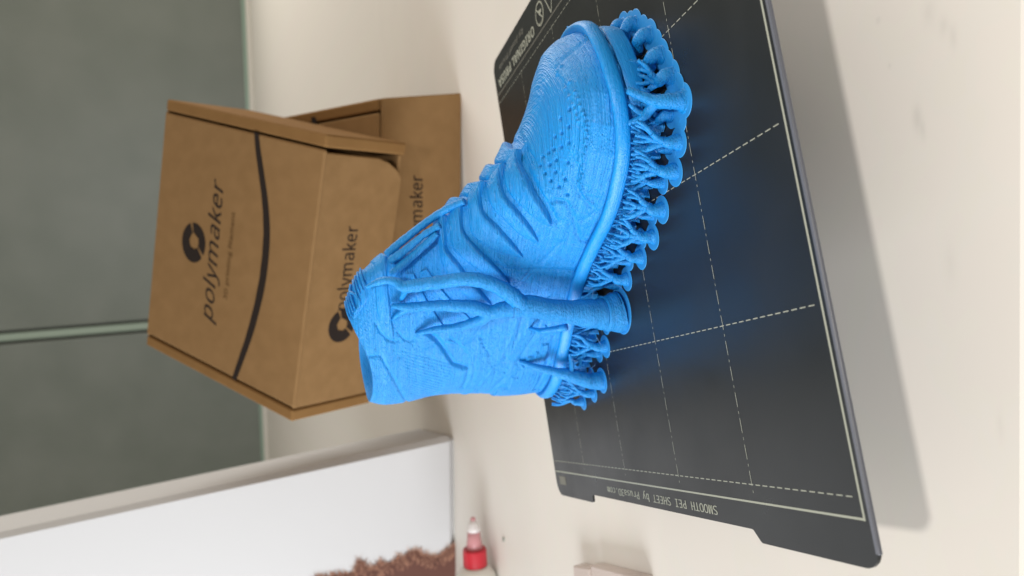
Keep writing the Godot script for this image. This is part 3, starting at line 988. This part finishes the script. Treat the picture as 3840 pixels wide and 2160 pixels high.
	# ruffled web of thin support walls between the trees
	for run in [[-24.0, 38.0], [50.0, 136.0]]:
		var wp := PackedVector3Array()
		var wu := PackedVector2Array()
		var nn := int((run[1] - run[0]) / 0.5)
		for i in nn:
			var s: float = run[0] + i * 0.5
			var l := table(OUT_NEAR, s)
			var low := 7.0 + 2.6 * nz.get_noise_1d(s * 14.0) + 1.4 * sin(s * 0.9)
			for j in 9:
				var t := j / 8.0
				var y := lerpf(13.3 + spring(s), low + spring(s) * 0.6, t)
				var ruffle := (0.75 * sin(s * 2.3 + 1.4 * sin(s * 0.6)) + 0.8 * nz.get_noise_2d(s * 20.0, y * 12.0)) * (0.5 + 0.5 * t)
				wp.append(Vector3(s, y, l + 0.5 + 1.0 * t + ruffle) * 0.001)
				wu.append(Vector2(s * 0.001 / UVX, y * 0.001 / UVY))
		obj("support_web", grid_mesh(wp, wu, nn, 9, false, false), M.blue, boot)
		wp = PackedVector3Array()
		wu = PackedVector2Array()
		for i in nn:   # the wall of older supports behind it
			var s: float = run[0] + i * 0.5
			var l := table(OUT_NEAR, s) - 3.5
			for j in 9:
				var y := lerpf(9.5 + spring(s), 0.3, j / 8.0)
				var ruffle := 1.5 * sin(s * 1.1 + 1.2 * sin(s * 0.37)) + 1.2 * nz.get_noise_2d(s * 22.0, y * 16.0)
				wp.append(Vector3(s, y, l + ruffle + 3.0 * j / 8.0) * 0.001)
				wu.append(Vector2(s * 0.001 / UVX, y * 0.001 / UVY))
		obj("support_web", grid_mesh(wp, wu, nn, 9, false, false), M.blue, boot)
	# first-layer pads that join the feet
	for q in [[134.5, 39], [143.5, 32], [146.5, 22], [149, 11.5], [149, 0], [146, -10]]:
		brim(q[0], q[1], 4.2, boot)
	# stray threads of plastic
	for k in 46:
		var s := rng.randf_range(-25.0, 146.0)
		var l := table(OUT_NEAR, s) + rng.randf_range(2.0, 9.0)
		var y := rng.randf_range(2.0, 12.0)
		var a := Vector3(s, y, l)
		var b := a + Vector3(rng.randf_range(-5, 5), rng.randf_range(-3, 3), rng.randf_range(-2, 3))
		obj("stray_thread", tube([a, a.lerp(b, 0.5) + Vector3(rng.randf_range(-1, 1), -0.4, rng.randf_range(-1, 1)), b], [0.09, 0.07, 0.05], 4, 4, 0.0), M.hair, boot)

func slab_mm(o: PackedVector2Array, y0: float, y1: float) -> ArrayMesh:
	var q := PackedVector2Array()
	for v in o:
		q.append(v * 0.001)
	return slab(q, y0 * 0.001, y1 * 0.001, 0.0005)

# ------------------------------------------------------------------ build plate (its own frame: x = -u, z = -v in metres)
func uv_pt(u: float, v: float) -> Vector2:
	return Vector2(-u, -v) * 0.001

func plate_line(parent: Node, u0: float, v0: float, u1: float, v1: float, w: float, pattern: Array, y := 0.00006, m: Material = null) -> void:
	var a := uv_pt(u0, v0)
	var b := uv_pt(u1, v1)
	var L := a.distance_to(b)
	var d := (b - a) / L
	var n := Vector2(-d.y, d.x) * w * 0.0005
	var st := SurfaceTool.new()
	st.begin(Mesh.PRIMITIVE_TRIANGLES)
	var x := 0.0
	var k := 0
	while x < L:
		var e: float = L if pattern.is_empty() else minf(x + pattern[k % pattern.size()] * 0.001, L)
		if k % 2 == 0:
			var p := a + d * x
			var q := a + d * e
			var turn := (q - p).cross(n) > 0.0
			for c in ([p - n, q - n, q + n, p - n, q + n, p + n] if turn else [p - n, q + n, q - n, p - n, p + n, q + n]):
				st.set_normal(Vector3.UP)
				st.add_vertex(Vector3(c.x, y, c.y))
		x = e
		k += 1
	obj("printed_line", st.commit(), m if m else M.print_pale, parent)

func round_corner(p: PackedVector2Array, k: int, r: float) -> PackedVector2Array:
	var n := p.size()
	var a := p[(k - 1 + n) % n]
	var b := p[k]
	var c := p[(k + 1) % n]
	var u := (a - b).normalized()
	var v := (c - b).normalized()
	var half := acos(u.dot(v)) / 2.0
	var d := r / tan(half)
	var cen := b + (u + v).normalized() * (r / sin(half))
	var s := b + u * d
	var e := b + v * d
	var out := PackedVector2Array()
	var a0 := (s - cen).angle()
	var da := wrapf((e - cen).angle() - a0, -PI, PI)
	for i in 9:
		out.append(cen + Vector2.from_angle(a0 + da * i / 8.0) * r)
	return out

func make_plate() -> void:
	var pl := thing("build_plate", "black steel printer plate with dashed grid lines, raised above the white table", "build plate", PLATE_T)
	var c := [[-74, -53.2, 6], [168, -53.2, 6], [168, 0.5, 2], [164.2, 4.4, 2], [164.2, 145, 0.8], [168, 145.6, 1.2], [168, 197, 7], [-74, 196, 7]]
	var raw := PackedVector2Array()
	for q in c:
		raw.append(uv_pt(q[0], q[1]))
	var outl := PackedVector2Array()
	for k in raw.size():
		outl.append_array(round_corner(raw, k, c[k][2] * 0.001))
	obj("sheet", slab(outl, -0.0011, 0.0, 0.0), M.plate, pl)
	# bare metal along the cut edge nearest the viewer
	var e0 := uv_pt(-70, -53.3)
	var e1 := uv_pt(164, -53.3)
	obj("bare_edge", block(Vector3(e0.x, -0.0012, e0.y), Vector3(e1.x - e0.x, 0, 0), Vector3(0, 0.00125, 0), Vector3(0, 0, -0.0014), 0.0002), M.steel, pl)
	plate_line(pl, -74, -50.4, 155.9, -50.4, 0.8, [])
	plate_line(pl, 155.5, -50.0, 155.5, 196.0, 0.62, [])
	plate_line(pl, -54.6, -50.0, -54.6, 196.0, 0.6, [], 0.00006, M.print_dim)
	for i in [-50, 0, 50, 100, 150]:
		plate_line(pl, i, -47.5, i, 195, 0.32, [2.6, 1.3], 0.00009)
	for j in [0, 50, 100, 150]:
		plate_line(pl, -51.0, j, 154.0, j, 0.27, [4.6, 1.4, 0.8, 1.4], 0.00012)
	var along_v := Basis(Vector3(0, 0, -1), Vector3(-1, 0, 0), Vector3(0, 1, 0))
	var put := func(called: String, mesh: Mesh, u: float, v: float, m: Material) -> void:
		var o := obj(called, mesh, m, pl)
		var q := uv_pt(u, v)
		o.transform = Transform3D(along_v, Vector3(q.x, 0.00003, q.y))
	put.call("lettering", text_fit("SMOOTH PEI SHEET by Prusa3D.com", "Droid Sans Mono", 0.0985, 0.0042), 160.0, 74.5, M.print_pale)
	put.call("lettering", text_fit("ORIGINAL PRUSA", "Droid Sans", 0.067, 0.0052, true), -59.6, 156.0, M.print_pale)
	put.call("lettering", text_fit("by Josef Prusa", "Droid Sans", 0.046, 0.0040, false, 0.25), -67.0, 161.0, M.print_dim)
	# warning marks beside the lettering: a crossed-out scraper and a triangle
	put.call("crossed_circle", flat_poly(arc_band(0.0050, 0.0058, 0.02, TAU - 0.005)), -62.5, 112.0, M.print_pale)
	put.call("crossed_circle", flat_poly(PackedVector2Array([Vector2(-0.0039, 0.0033), Vector2(-0.0033, 0.0039), Vector2(0.0039, -0.0033), Vector2(0.0033, -0.0039)]), 0.00016), -62.5, 112.0, M.print_pale)
	put.call("scraper_mark", flat_poly(PackedVector2Array([Vector2(-0.0030, -0.0012), Vector2(0.0010, -0.0018), Vector2(0.0006, 0.0010), Vector2(-0.0026, 0.0002)]), 0.00012), -62.5, 112.0, M.print_pale)
	var tri_o := [Vector2(0, 0.0062), Vector2(-0.0062, -0.0046), Vector2(0.0062, -0.0046)]
	for k in 3:
		var a: Vector2 = tri_o[k]
		var b: Vector2 = tri_o[(k + 1) % 3]
		var n := (b - a).normalized().orthogonal() * 0.0004
		put.call("warning_triangle", flat_poly(PackedVector2Array([a - n, b - n, b + n, a + n]), 0.0001 + k * 0.00003), -62.0, 97.5, M.print_pale)
	put.call("code_patch", flat_poly(PackedVector2Array([Vector2(-0.005, -0.0022), Vector2(0.005, -0.0022), Vector2(0.005, 0.0022), Vector2(-0.005, 0.0022)])), 160.0, 186.0, M.print_dim)
	# what the plate rests on, hidden under it
	var inv := PLATE_T.basis.inverse()
	for q in [[-0.10, -0.145], [0.0, -0.145], [-0.10, -0.05], [0.0, -0.05]]:
		var top := Vector3(q[0], -0.0012, q[1])
		var h: float = (PLATE_T * top).y - 0.0003
		obj("foot", block(top, inv * Vector3(0.014, 0, 0), inv * Vector3(0, 0, 0.014), inv * Vector3(0, -h, 0), 0.001), M.dark, pl)

# ------------------------------------------------------------------ cardboard boxes
func logo(parent: Node, at: Transform3D, r: float) -> void:
	var hole := Vector2(0.08, -0.02) * r
	for q in [[deg_to_rad(-118.0), deg_to_rad(14.0)], [deg_to_rad(24.0), deg_to_rad(232.0)]]:
		var p := PackedVector2Array()
		for k in 33:
			var a: float = lerpf(q[0], q[1], k / 32.0)
			p.append(Vector2(cos(a), sin(a)) * r)
		for k in 33:
			var a: float = lerpf(q[1], q[0], k / 32.0)
			p.append(hole + Vector2(cos(a), sin(a)) * r * 0.40)
		var o := obj("emblem", flat_poly(p), M.ink, parent)
		o.transform = at

func carton(called: String, label: String, o: Vector3, a: Vector3, b: Vector3, c: Vector3, top_print: bool) -> void:
	# o: top front right corner; a to the left, b to the back, c down
	var W := a.length()
	var D := b.length()
	var H := c.length()
	var A := a / W
	var Bk := b / D
	var C := c / H
	var t := 0.003
	var N := A.cross(Bk).normalized()      # away from the top: down
	if N.dot(C) < 0.0:
		N = -N
	var base := o + a * 0.5 + b * 0.5 + c
	var box := thing(called, label, "carton", Transform3D(Basis(), base), "cartons with a printed wordmark")
	var L := func(p: Vector3) -> Vector3: return p - base
	var rim := 0.0085
	obj("side_wall", block(L.call(o), A * rim, Bk * D, C * H, 0.0012), M.card_edge, box)
	obj("side_wall", block(L.call(o + a - A * rim), A * rim, Bk * D, C * H, 0.0012), M.card_edge, box)
	if top_print:   # its lower right corner is crushed and folded away
		var xr := rim + 0.0032
		var xl := W - rim - 0.0008
		var pg := PackedVector2Array([Vector2(-xl, 0.0012), Vector2(-xr, 0.0012), Vector2(-xr - 0.0006, H * 0.66), Vector2(-xr - 0.003, H * 0.80), Vector2(-xr - 0.0075, H * 0.92), Vector2(-xr - 0.013, H * 0.995), Vector2(-xr - 0.02, H), Vector2(-xl, H)])
		var fp := obj("front_panel", slab(pg, -t, 0.0, 0.0008), M.card, box)
		fp.transform = Transform3D(Basis(-A, -Bk, C), L.call(o))
	else:
		obj("front_panel", block(L.call(o + C * 0.0012 - Bk * (t + 0.0002)), A * W, Bk * t, C * (H - 0.0012), 0.0012), M.card, box)
	obj("back_panel", block(L.call(o + A * rim + b - Bk * t), A * (W - 2.0 * rim), Bk * t, C * H, 0.001), M.card, box)
	obj("bottom_panel", block(L.call(o + A * rim + c - C * t + Bk * t), A * (W - 2.0 * rim), Bk * (D - 2.0 * t), C * t, 0.0008), M.card, box)
	obj("lid", block(L.call(o + A * (rim + 0.0016) - C * 0.0004 - Bk * 0.0005), A * (W - 2.0 * rim - 0.0032), Bk * (D + 0.0005), C * t, 0.0012), M.card, box)
	# prints: frames with x to the right, y up the face, z out of it
	var top_n := A.cross(Bk).normalized()
	if top_n.dot(C) > 0.0:
		top_n = -top_n
	var ty := top_n.cross(-A).normalized()
	var fz := (-A).cross(-C).normalized()
	var fy := fz.cross(-A).normalized()
	var k := W / 0.205
	var top_at := func(x: float, y: float, turn := 0.0) -> Transform3D:
		return Transform3D(Basis(-A, ty, top_n) * Basis(Vector3(0, 0, 1), turn), L.call(o + A * x * k + Bk * y * k - C * 0.00045))
	var front_at := func(x: float, y: float) -> Transform3D:
		return Transform3D(Basis(-A, fy, fz), L.call(o + A * x * k + C * y * k - Bk * (0.00008 if top_print else t + 0.0003)))
	# the wavy band across the lid
	var wv := [[0.0095, 0.0735], [0.0249, 0.0682], [0.055, 0.0558], [0.0824, 0.0491], [0.1159, 0.0487], [0.1515, 0.055], [0.1771, 0.0627], [0.1955, 0.0687]]
	var edge_hi := PackedVector2Array()
	var wavy := PackedVector3Array()
	for q in wv:
		wavy.append(Vector3(0.1025 - q[0], q[1], 0))
	var lo2 := PackedVector2Array()
	for i in 57:
		var q := cr3(wavy, i / 8.0)
		var half := 0.0026 + 0.0012 * sin(PI * i / 56.0)
		edge_hi.append(Vector2(q.x, q.y + half) * k)
		lo2.append(Vector2(q.x, q.y - half) * k)
	lo2.reverse()
	edge_hi.append_array(lo2)
	var wave := obj("wavy_stripe", flat_poly(edge_hi), M.ink, box)
	wave.transform = Transform3D(Basis(-A, ty, top_n), L.call(o + a * 0.5 - C * 0.00045))
	if top_print:
		obj("wordmark", text_fit("polymaker", "Droid Sans", 0.1065 * k, 0.0215 * k, false, 0.30), M.ink, box).transform = top_at.call(0.1052, 0.1095, 0.03)
		obj("small_print", text_fit("3D printing filament", "Droid Sans", 0.067 * k, 0.0062 * k), M.ink_soft, box).transform = top_at.call(0.1047, 0.0895, 0.01)
		logo(box, top_at.call(0.1045, 0.1362, 0.0), 0.0156 * k)
	obj("wordmark", text_fit("polymaker", "Droid Sans", 0.0625 * k, 0.0165 * k), M.ink, box).transform = front_at.call(0.0935, 0.0352)
	logo(box, front_at.call(0.1370, 0.0360), 0.0125 * k)

# ------------------------------------------------------------------ scene
func _ready() -> void:
	rng.seed = 7
	nz.seed = 3
	nz.frequency = 0.05
	# camera (the phone was held upright, the picture is stored lying on its side)
	var cam := Camera3D.new()
	cam.name = "camera"
	cam.transform = Transform3D(Basis(Vector3(-0.06789, -0.92755, 0.36748), Vector3(0.99733, -0.07300, 0.0), Vector3(0.02683, 0.36650, 0.93003)).orthonormalized(), Vector3(0, 0.212, 0))
	cam.keep_aspect = Camera3D.KEEP_HEIGHT
	cam.near = 0.02
	cam.far = 20.0
	cam.fov = 38.42
	var att := CameraAttributesPhysical.new()
	att.frustum_focal_length = 34.45
	att.frustum_focus_distance = 0.285
	att.frustum_near = 0.02
	att.frustum_far = 20.0
	att.exposure_aperture = 17.0
	cam.attributes = att
	add_child(cam)
	cam.fov = 38.42
	cam.current = true

	var env := Environment.new()
	env.background_mode = Environment.BG_COLOR
	env.background_color = lin(0.41, 0.365, 0.305)
	env.tonemap_mode = Environment.TONE_MAPPER_LINEAR
	env.tonemap_exposure = 1.13
	env.sdfgi_enabled = true
	env.ssao_enabled = true
	env.ssil_enabled = true
	var we := WorldEnvironment.new()
	we.name = "environment"
	we.environment = env
	add_child(we)

	# daylight from a window to the left, in front of the table
	var win := AreaLight3D.new()
	win.name = "window_daylight"
	win.area_size = Vector2(1.1, 1.0)
	win.light_color = Color(0.97, 0.985, 1.0)
	win.light_energy = 3.0
	win.area_range = 8.0
	win.shadow_enabled = true
	win.look_at_from_position(Vector3(-1.35, 0.30, 0.05), Vector3(0.0, 0.06, -0.40), Vector3.UP)
	add_child(win)
	# the work lamp above the plate
	var lamp := SpotLight3D.new()
	lamp.name = "work_lamp"
	lamp.light_color = Color(1.0, 0.97, 0.94)
	lamp.light_energy = 0.32
	lamp.light_size = 0.018
	lamp.spot_angle = 24.0
	lamp.spot_angle_attenuation = 1.0
	lamp.spot_range = 6.0
	lamp.shadow_enabled = true
	lamp.look_at_from_position(Vector3(0.046, 0.72, 0.27), Vector3(0.0, 0.02, -0.27), Vector3.RIGHT)
	add_child(lamp)

	# the rest of the room, a soft pale glow from the right
	var room := AreaLight3D.new()
	room.name = "room_daylight"
	room.area_size = Vector2(1.6, 1.0)
	room.light_color = Color(1.0, 0.97, 0.93)
	room.light_energy = 1.8
	room.area_range = 8.0
	room.shadow_enabled = true
	room.look_at_from_position(Vector3(1.30, 0.55, -1.25), Vector3(-0.15, 0.08, -0.70), Vector3.UP)
	add_child(room)

	make_materials()
	var up := Vector3(0, 0.212, 0)
	var pb := Basis(Vector3(0.985226, 0.022117, -0.169826), Vector3(-0.036905, 0.995747, -0.084417), Vector3(0.167236, 0.089437, 0.981852)).orthonormalized()
	PLATE_T = Transform3D(pb, Vector3(0.074859, -0.155772, -0.237155) + up)
	var e := Vector3(0.63, 0, 0.775).normalized()
	var n := Vector3(-e.z, 0, e.x)
	BOOT_T = PLATE_T * Transform3D(Basis(e, Vector3.UP, n), Vector3(-0.085, 0.0, -0.132))

	# --- the setting
	make_table()
	make_wall()
	# --- the objects
	make_plate()
	make_boot()
	var s := 0.96
	var o1 := Vector3(0.0957, -0.0949, -0.5570) * s + up
	var a1 := Vector3(-0.95746, 0.15440, -0.24380)
	var b1 := Vector3(0.28858, 0.51231, -0.80886)
	var c1 := Vector3(0.0, -0.84481, -0.53507)
	carton("cardboard_carton", "brown carton on top, large dark emblem and wordmark on its lid", o1, a1 * 0.205 * s, b1 * 0.1906 * s, c1 * 0.0774 * s, true)
	var o2 := Vector3(0.13346, -0.14629, -0.62124) * s + up
	var a2 := Vector3(-0.99488, 0.05406, -0.08539).normalized()
	var b2 := Vector3(0.0335, 0.5330, -0.8454).normalized()
	var c2 := Vector3(0.137, -0.930, -0.341).normalized()
	carton("cardboard_carton", "brown carton underneath, half hidden by the other carton and the boot", o2, a2 * 0.205 * s, b2 * 0.1906 * s, c2 * 0.0800 * s, false)
	make_back_support()
	make_white_box()
	make_bottle()
	make_small_things()

func make_table() -> void:
	# table top with its wear painted as stains that stay put
	var w := 1024
	var base := Color(0.765, 0.738, 0.692)
	var img := Image.create(w, w, false, Image.FORMAT_RGB8)
	var nn := FastNoiseLite.new()
	nn.seed = 41
	nn.frequency = 0.012
	nn.fractal_octaves = 4
	var stains := [[0.0664, -0.184, 0.004, 0.0022, 0.10], [0.0610, -0.1795, 0.003, 0.0015, 0.10], [0.0570, -0.1765, 0.0035, 0.0012, 0.09], [0.0363, -0.1905, 0.0045, 0.0016, 0.13], [0.0325, -0.1885, 0.003, 0.001, 0.1], [-0.0092, -0.1816, 0.006, 0.002, 0.05], [-0.19, -0.408, 0.0012, 0.011, 0.14], [0.13, -0.36, 0.004, 0.002, 0.06], [-0.055, -0.168, 0.004, 0.001, 0.06], [0.07, -0.2035, 0.0008, 0.0008, 0.14], [0.0545, -0.200, 0.0007, 0.0007, 0.14]]
	for y in w:
		for x in w:
			var px := x / 1024.0 - 0.5
			var pz := y / 1024.0 * 0.8 - 0.9
			var k := 1.0 + 0.018 * nn.get_noise_2d(x, y)
			for s in stains:
				var dx: float = (px - s[0]) / s[2]
				var dz: float = (pz - s[1]) / s[3]
				var q := dx * dx + dz * dz
				if q < 9.0:
					k -= s[4] * exp(-q) * (0.8 + 0.5 * nn.get_noise_2d(x * 9.0, y * 9.0))
			img.set_pixel(x, y, Color(base.r * k, base.g * k, base.b * k).linear_to_srgb())
	var m := mat(Color.WHITE, 0.5, 0.4)
	m.albedo_texture = ImageTexture.create_from_image(img)
	m.texture_repeat = false
	var st := SurfaceTool.new()
	st.begin(Mesh.PRIMITIVE_TRIANGLES)
	st.set_smooth_group(-1)
	var d := Vector3(0.0614 + 0.0913, 0, -0.155 + 0.1638).normalized()
	var f0 := Vector3(-0.0913, 0, -0.1638) - d * 2.4
	var f1 := Vector3(0.0614, 0, -0.155) + d * 2.4
	var bk := Vector3(0, 0, -3.8)
	var inn := Vector3(0, 0, -0.002)
	var dn := Vector3(0, -0.002, 0)
	var dp := Vector3(0, -0.032, 0)
	var face := func(a: Vector3, b: Vector3, c: Vector3, e: Vector3) -> void:
		for q in [a, c, b, a, e, c]:
			st.set_uv(Vector2(q.x + 0.5, (q.z + 0.9) / 0.8))
			st.add_vertex(q)
	inn = -inn
	face.call(f0, f1, f1 + bk, f0 + bk)
	face.call(f0 + dn + inn, f1 + dn + inn, f1, f0)
	dn += inn
	dp += inn
	face.call(f0 + dp, f1 + dp, f1 + dn, f0 + dn)
	face.call(f0 + dp + bk, f1 + dp + bk, f1 + dp, f0 + dp)
	face.call(f0 + dp + bk, f0 + dp, f0 + dn, f0 + bk)
	face.call(f1 + dp, f1 + dp + bk, f1 + bk, f1 + dn)
	st.generate_normals()
	struct("table_top", st.commit(), m, "cream white table top with a few grey smudges, under everything")

func make_wall() -> void:
	var p0 := Vector3(0.739, 0, -2.261)
	var d := Vector3(-0.568 - 0.739, 0, -2.806 + 2.261).normalized()   # to the left
	var n := Vector3(d.z, 0, -d.x)
	if n.z < 0.0:
		n = -n
	var seam := (-0.10 - 0.739) / d.x
	var back := -n * 0.02
	var wall := struct("wall", block(p0 - d * 2.5 + back - n * 0.15, d * 6.0, Vector3(0, 2.4, 0), n * 0.15, 0.002), mat(lin(0.085, 0.10, 0.085), 0.7), "plain wall behind the glass panels")
	for q in [[-2.4, seam - 0.017, "grey-green glass splashback panel right of the seam"], [seam + 0.025, 3.4, "grey-green glass splashback panel left of the seam"]]:
		var g := thing("glass_panel", q[2], "glass panel", Transform3D(Basis(), p0 + d * (q[0] + q[1]) * 0.5), "glass splashback panels")
		var o: Vector3 = -d * (q[1] - q[0]) * 0.5
		obj("pane", block(o - n * 0.012 + Vector3(0, 0.022, 0), d * (q[1] - q[0]), Vector3(0, 1.9, 0), n * 0.010, 0.0015), M.glass, g)
		obj("bottom_edge", block(o - n * 0.011 + Vector3(0, 0.0135, 0), d * (q[1] - q[0]), Vector3(0, 0.0085, 0), n * 0.0085, 0.001), M.glass_edge, g)
	var sm := thing("seam_strip", "pale green glass edge strip at the seam between the two glass panels", "strip", Transform3D(Basis(), p0 + d * (seam + 0.004)))
	obj("edge", block(-d * 0.0105 - n * 0.010 + Vector3(0, 0.014, 0), d * 0.021, Vector3(0, 1.9, 0), n * 0.006, 0.001), mat(lin(0.27, 0.34, 0.28), 0.3), sm)
	var sl := obj("sealant_strip", block(p0 - d * 2.4 - n * 0.012, d * 5.8, Vector3(0, 0.0125, 0), n * 0.016, 0.003), M.seal)
	sl.set_meta("label", "pale sealant strip along the foot of the glass panels")
	sl.set_meta("category", "strip")

func make_back_support() -> void:
	var b := thing("plain_carton", "plain brown carton propping up the two tilted cartons from behind", "carton", Transform3D(Basis(Vector3.UP, 0.1), Vector3(0.05, 0, -0.80)))
	obj("body", block(Vector3(-0.09, 0, -0.06), Vector3(0.18, 0, 0), Vector3(0, 0.085, 0), Vector3(0, 0, 0.09), 0.002), M.card, b)

func make_white_box() -> void:
	var c := Vector3(-0.1464, 0, -0.7005)
	var along_ := Vector3(-0.2823 + 0.1464, 0, -0.7294 + 0.7005).normalized()
	var deep := Vector3(-0.1569 + 0.1464, 0, -0.8106 + 0.7005)
	var b := thing("white_package", "tall white box at the left with a brown furry picture on its front", "box", Transform3D(Basis(), c))
	var lean := Vector3(-0.0245, 0.354, -0.005) * 1.9
	obj("body", block(Vector3.ZERO, along_ * 0.42, deep, lean, 0.005), M.white_face, b)
	# the printed picture: ragged brown tufts
	var k := 0.2717 / 4306.0
	var ragged := [[230, 380], [300, 420], [420, 430], [470, 400], [650, 430], [680, 470], [760, 440], [820, 300], [870, 290], [890, 360], [960, 420], [1050, 430], [1100, 440], [1120, 370], [1160, 400], [1290, 420], [1370, 350], [1440, 380], [1520, 340], [1560, 290], [1640, 300], [1740, 370], [1830, 420], [1880, 440], [2000, 450], [2060, 420], [2140, 380], [2200, 330], [2250, 310]]
	var z := along_.cross(Vector3.UP).normalized()
	if z.z < 0.0:
		z = -z
	var fr := Basis(-along_, lean.normalized(), z).orthonormalized()
	for layer in [[0, "fur_pale", 0.0003], [12, "fur_mid", 0.0005], [40, "fur_dark", 0.0007], [20, "fur_mid", 0.0009], [70, "fur_dark", 0.0010], [130, "fur_mid", 0.0011]]:
		var pg := PackedVector2Array()
		for i in ragged.size() - 1:
			for t in 6:
				var a := Vector2(ragged[i][0], ragged[i][1])
				var q := a.lerp(Vector2(ragged[i + 1][0], ragged[i + 1][1]), t / 6.0)
				q.y += layer[0] + rng.randf_range(-26.0, 26.0) + absf(q.x - 1600.0) * 0.0008 * layer[0]
				pg.append(Vector2(-((2000.0 + q.y * 0.2717) - 1632.0) / 4306.0, (1708.0 - (1100.0 + q.x * 0.2717)) / 4306.0))
		pg.append(Vector2(-0.33, 0.002))
		pg.append(Vector2(-0.33, 0.13))
		if layer[2] < 0.0008:
			var o := obj("printed_picture", flat_poly(pg, layer[2]), M[layer[1]], b)
			o.transform = Transform3D(fr, Vector3.ZERO)
		var st := SurfaceTool.new()
		st.begin(Mesh.PRIMITIVE_TRIANGLES)
		for h in 170:
			var i := rng.randi_range(0, ragged.size() - 2)
			var q := Vector2(ragged[i][0], ragged[i][1]).lerp(Vector2(ragged[i + 1][0], ragged[i + 1][1]), rng.randf())
			q.y += layer[0] + rng.randf_range(-10.0, 90.0)
			var w := Vector2(-((2000.0 + q.y * 0.2717) - 1632.0) / 4306.0, (1708.0 - (1100.0 + q.x * 0.2717)) / 4306.0)
			var a := Vector2.from_angle(rng.randf_range(-0.9, 0.9)) * rng.randf_range(0.002, 0.009)
			var side := a.orthogonal().normalized() * rng.randf_range(0.0002, 0.0007)
			for v in ([w - side, w + side, w + a] if side.cross(a) < 0.0 else [w - side, w + a, w + side]):
				st.set_normal(Vector3(0, 0, 1))
				st.add_vertex(Vector3(v.x, maxf(v.y, 0.001), layer[2] + 0.00008 + h * 0.0000004))
		var hairs := obj("printed_strands", st.commit(), M[layer[1]], b)
		hairs.set_meta("kind", "stuff")
		hairs.transform = Transform3D(fr, Vector3.ZERO)

func make_bottle() -> void:
	# lying on its side in front of the white box, nozzle to the right
	var tip := Vector3(-0.1941, 0.0165, -0.6126)
	var axis := Vector3(-0.9985, 0.0, -0.055).normalized()
	var turn := Basis(Quaternion(Vector3.UP, axis))
	var b := thing("glue_bottle", "white squeeze bottle with a red collar and pink nozzle lying by the white box", "bottle", Transform3D(turn, tip))
	var part := func(called: String, prof: Array, m: Material) -> void:
		obj(called, lathe(prof, 36), m, b)
	part.call("tip_cap", [[0.0, 0.0], [0.0018, 0.0003], [0.0021, 0.0012], [0.0019, 0.0024], [0.0, 0.0025]], M.pink)
	part.call("nozzle_cover", [[0.0, 0.0026], [0.0026, 0.0028], [0.0042, 0.0050], [0.0047, 0.0085], [0.0048, 0.0113], [0.0, 0.0114]], M.clear)
	part.call("nozzle", [[0.0, 0.0115], [0.0049, 0.0116], [0.0054, 0.0170], [0.0066, 0.0246], [0.0, 0.0248]], M.pink)
	part.call("collar", [[0.0, 0.0249], [0.0086, 0.0250], [0.0091, 0.0255], [0.0094, 0.0270], [0.0095, 0.0380], [0.0092, 0.0388], [0.0, 0.0389]], M.red)
	part.call("body", [[0.0, 0.0390], [0.0088, 0.0391], [0.0110, 0.0402], [0.0150, 0.0450], [0.0164, 0.0510], [0.0165, 0.1300], [0.0150, 0.1340], [0.0, 0.1345]], M.bottle)

func make_small_things() -> void:
	var cr := obj("grey_crumb", block(Vector3(-0.0017, 0, -0.0013), Vector3(0.0034, 0, 0.0004), Vector3(0, 0.0012, 0), Vector3(0.0002, 0, 0.0026), 0.0004), mat(lin(0.26, 0.27, 0.24), 0.7))
	cr.position = Vector3(-0.2082, 0, -0.590)
	cr.set_meta("label", "tiny grey crumb lying on the table near the bottle")
	cr.set_meta("category", "crumb")
	var b := thing("plastic_trays", "pair of pale pinkish flat plastic trays at the left edge of the table", "trays", Transform3D(Basis(), Vector3(-0.1823, 0, -0.4494)))
	obj("tray", block(Vector3.ZERO, Vector3(-0.06, 0, 0.004), Vector3(0, 0.008, 0), Vector3(0.0053, 0, 0.0222), 0.001), M.film, b)
	obj("tray", block(Vector3(0.0080, 0, 0.0244), Vector3(-0.06, 0, 0.004), Vector3(0, 0.008, 0), Vector3(0.0115, 0, 0.0574), 0.001), M.film, b)
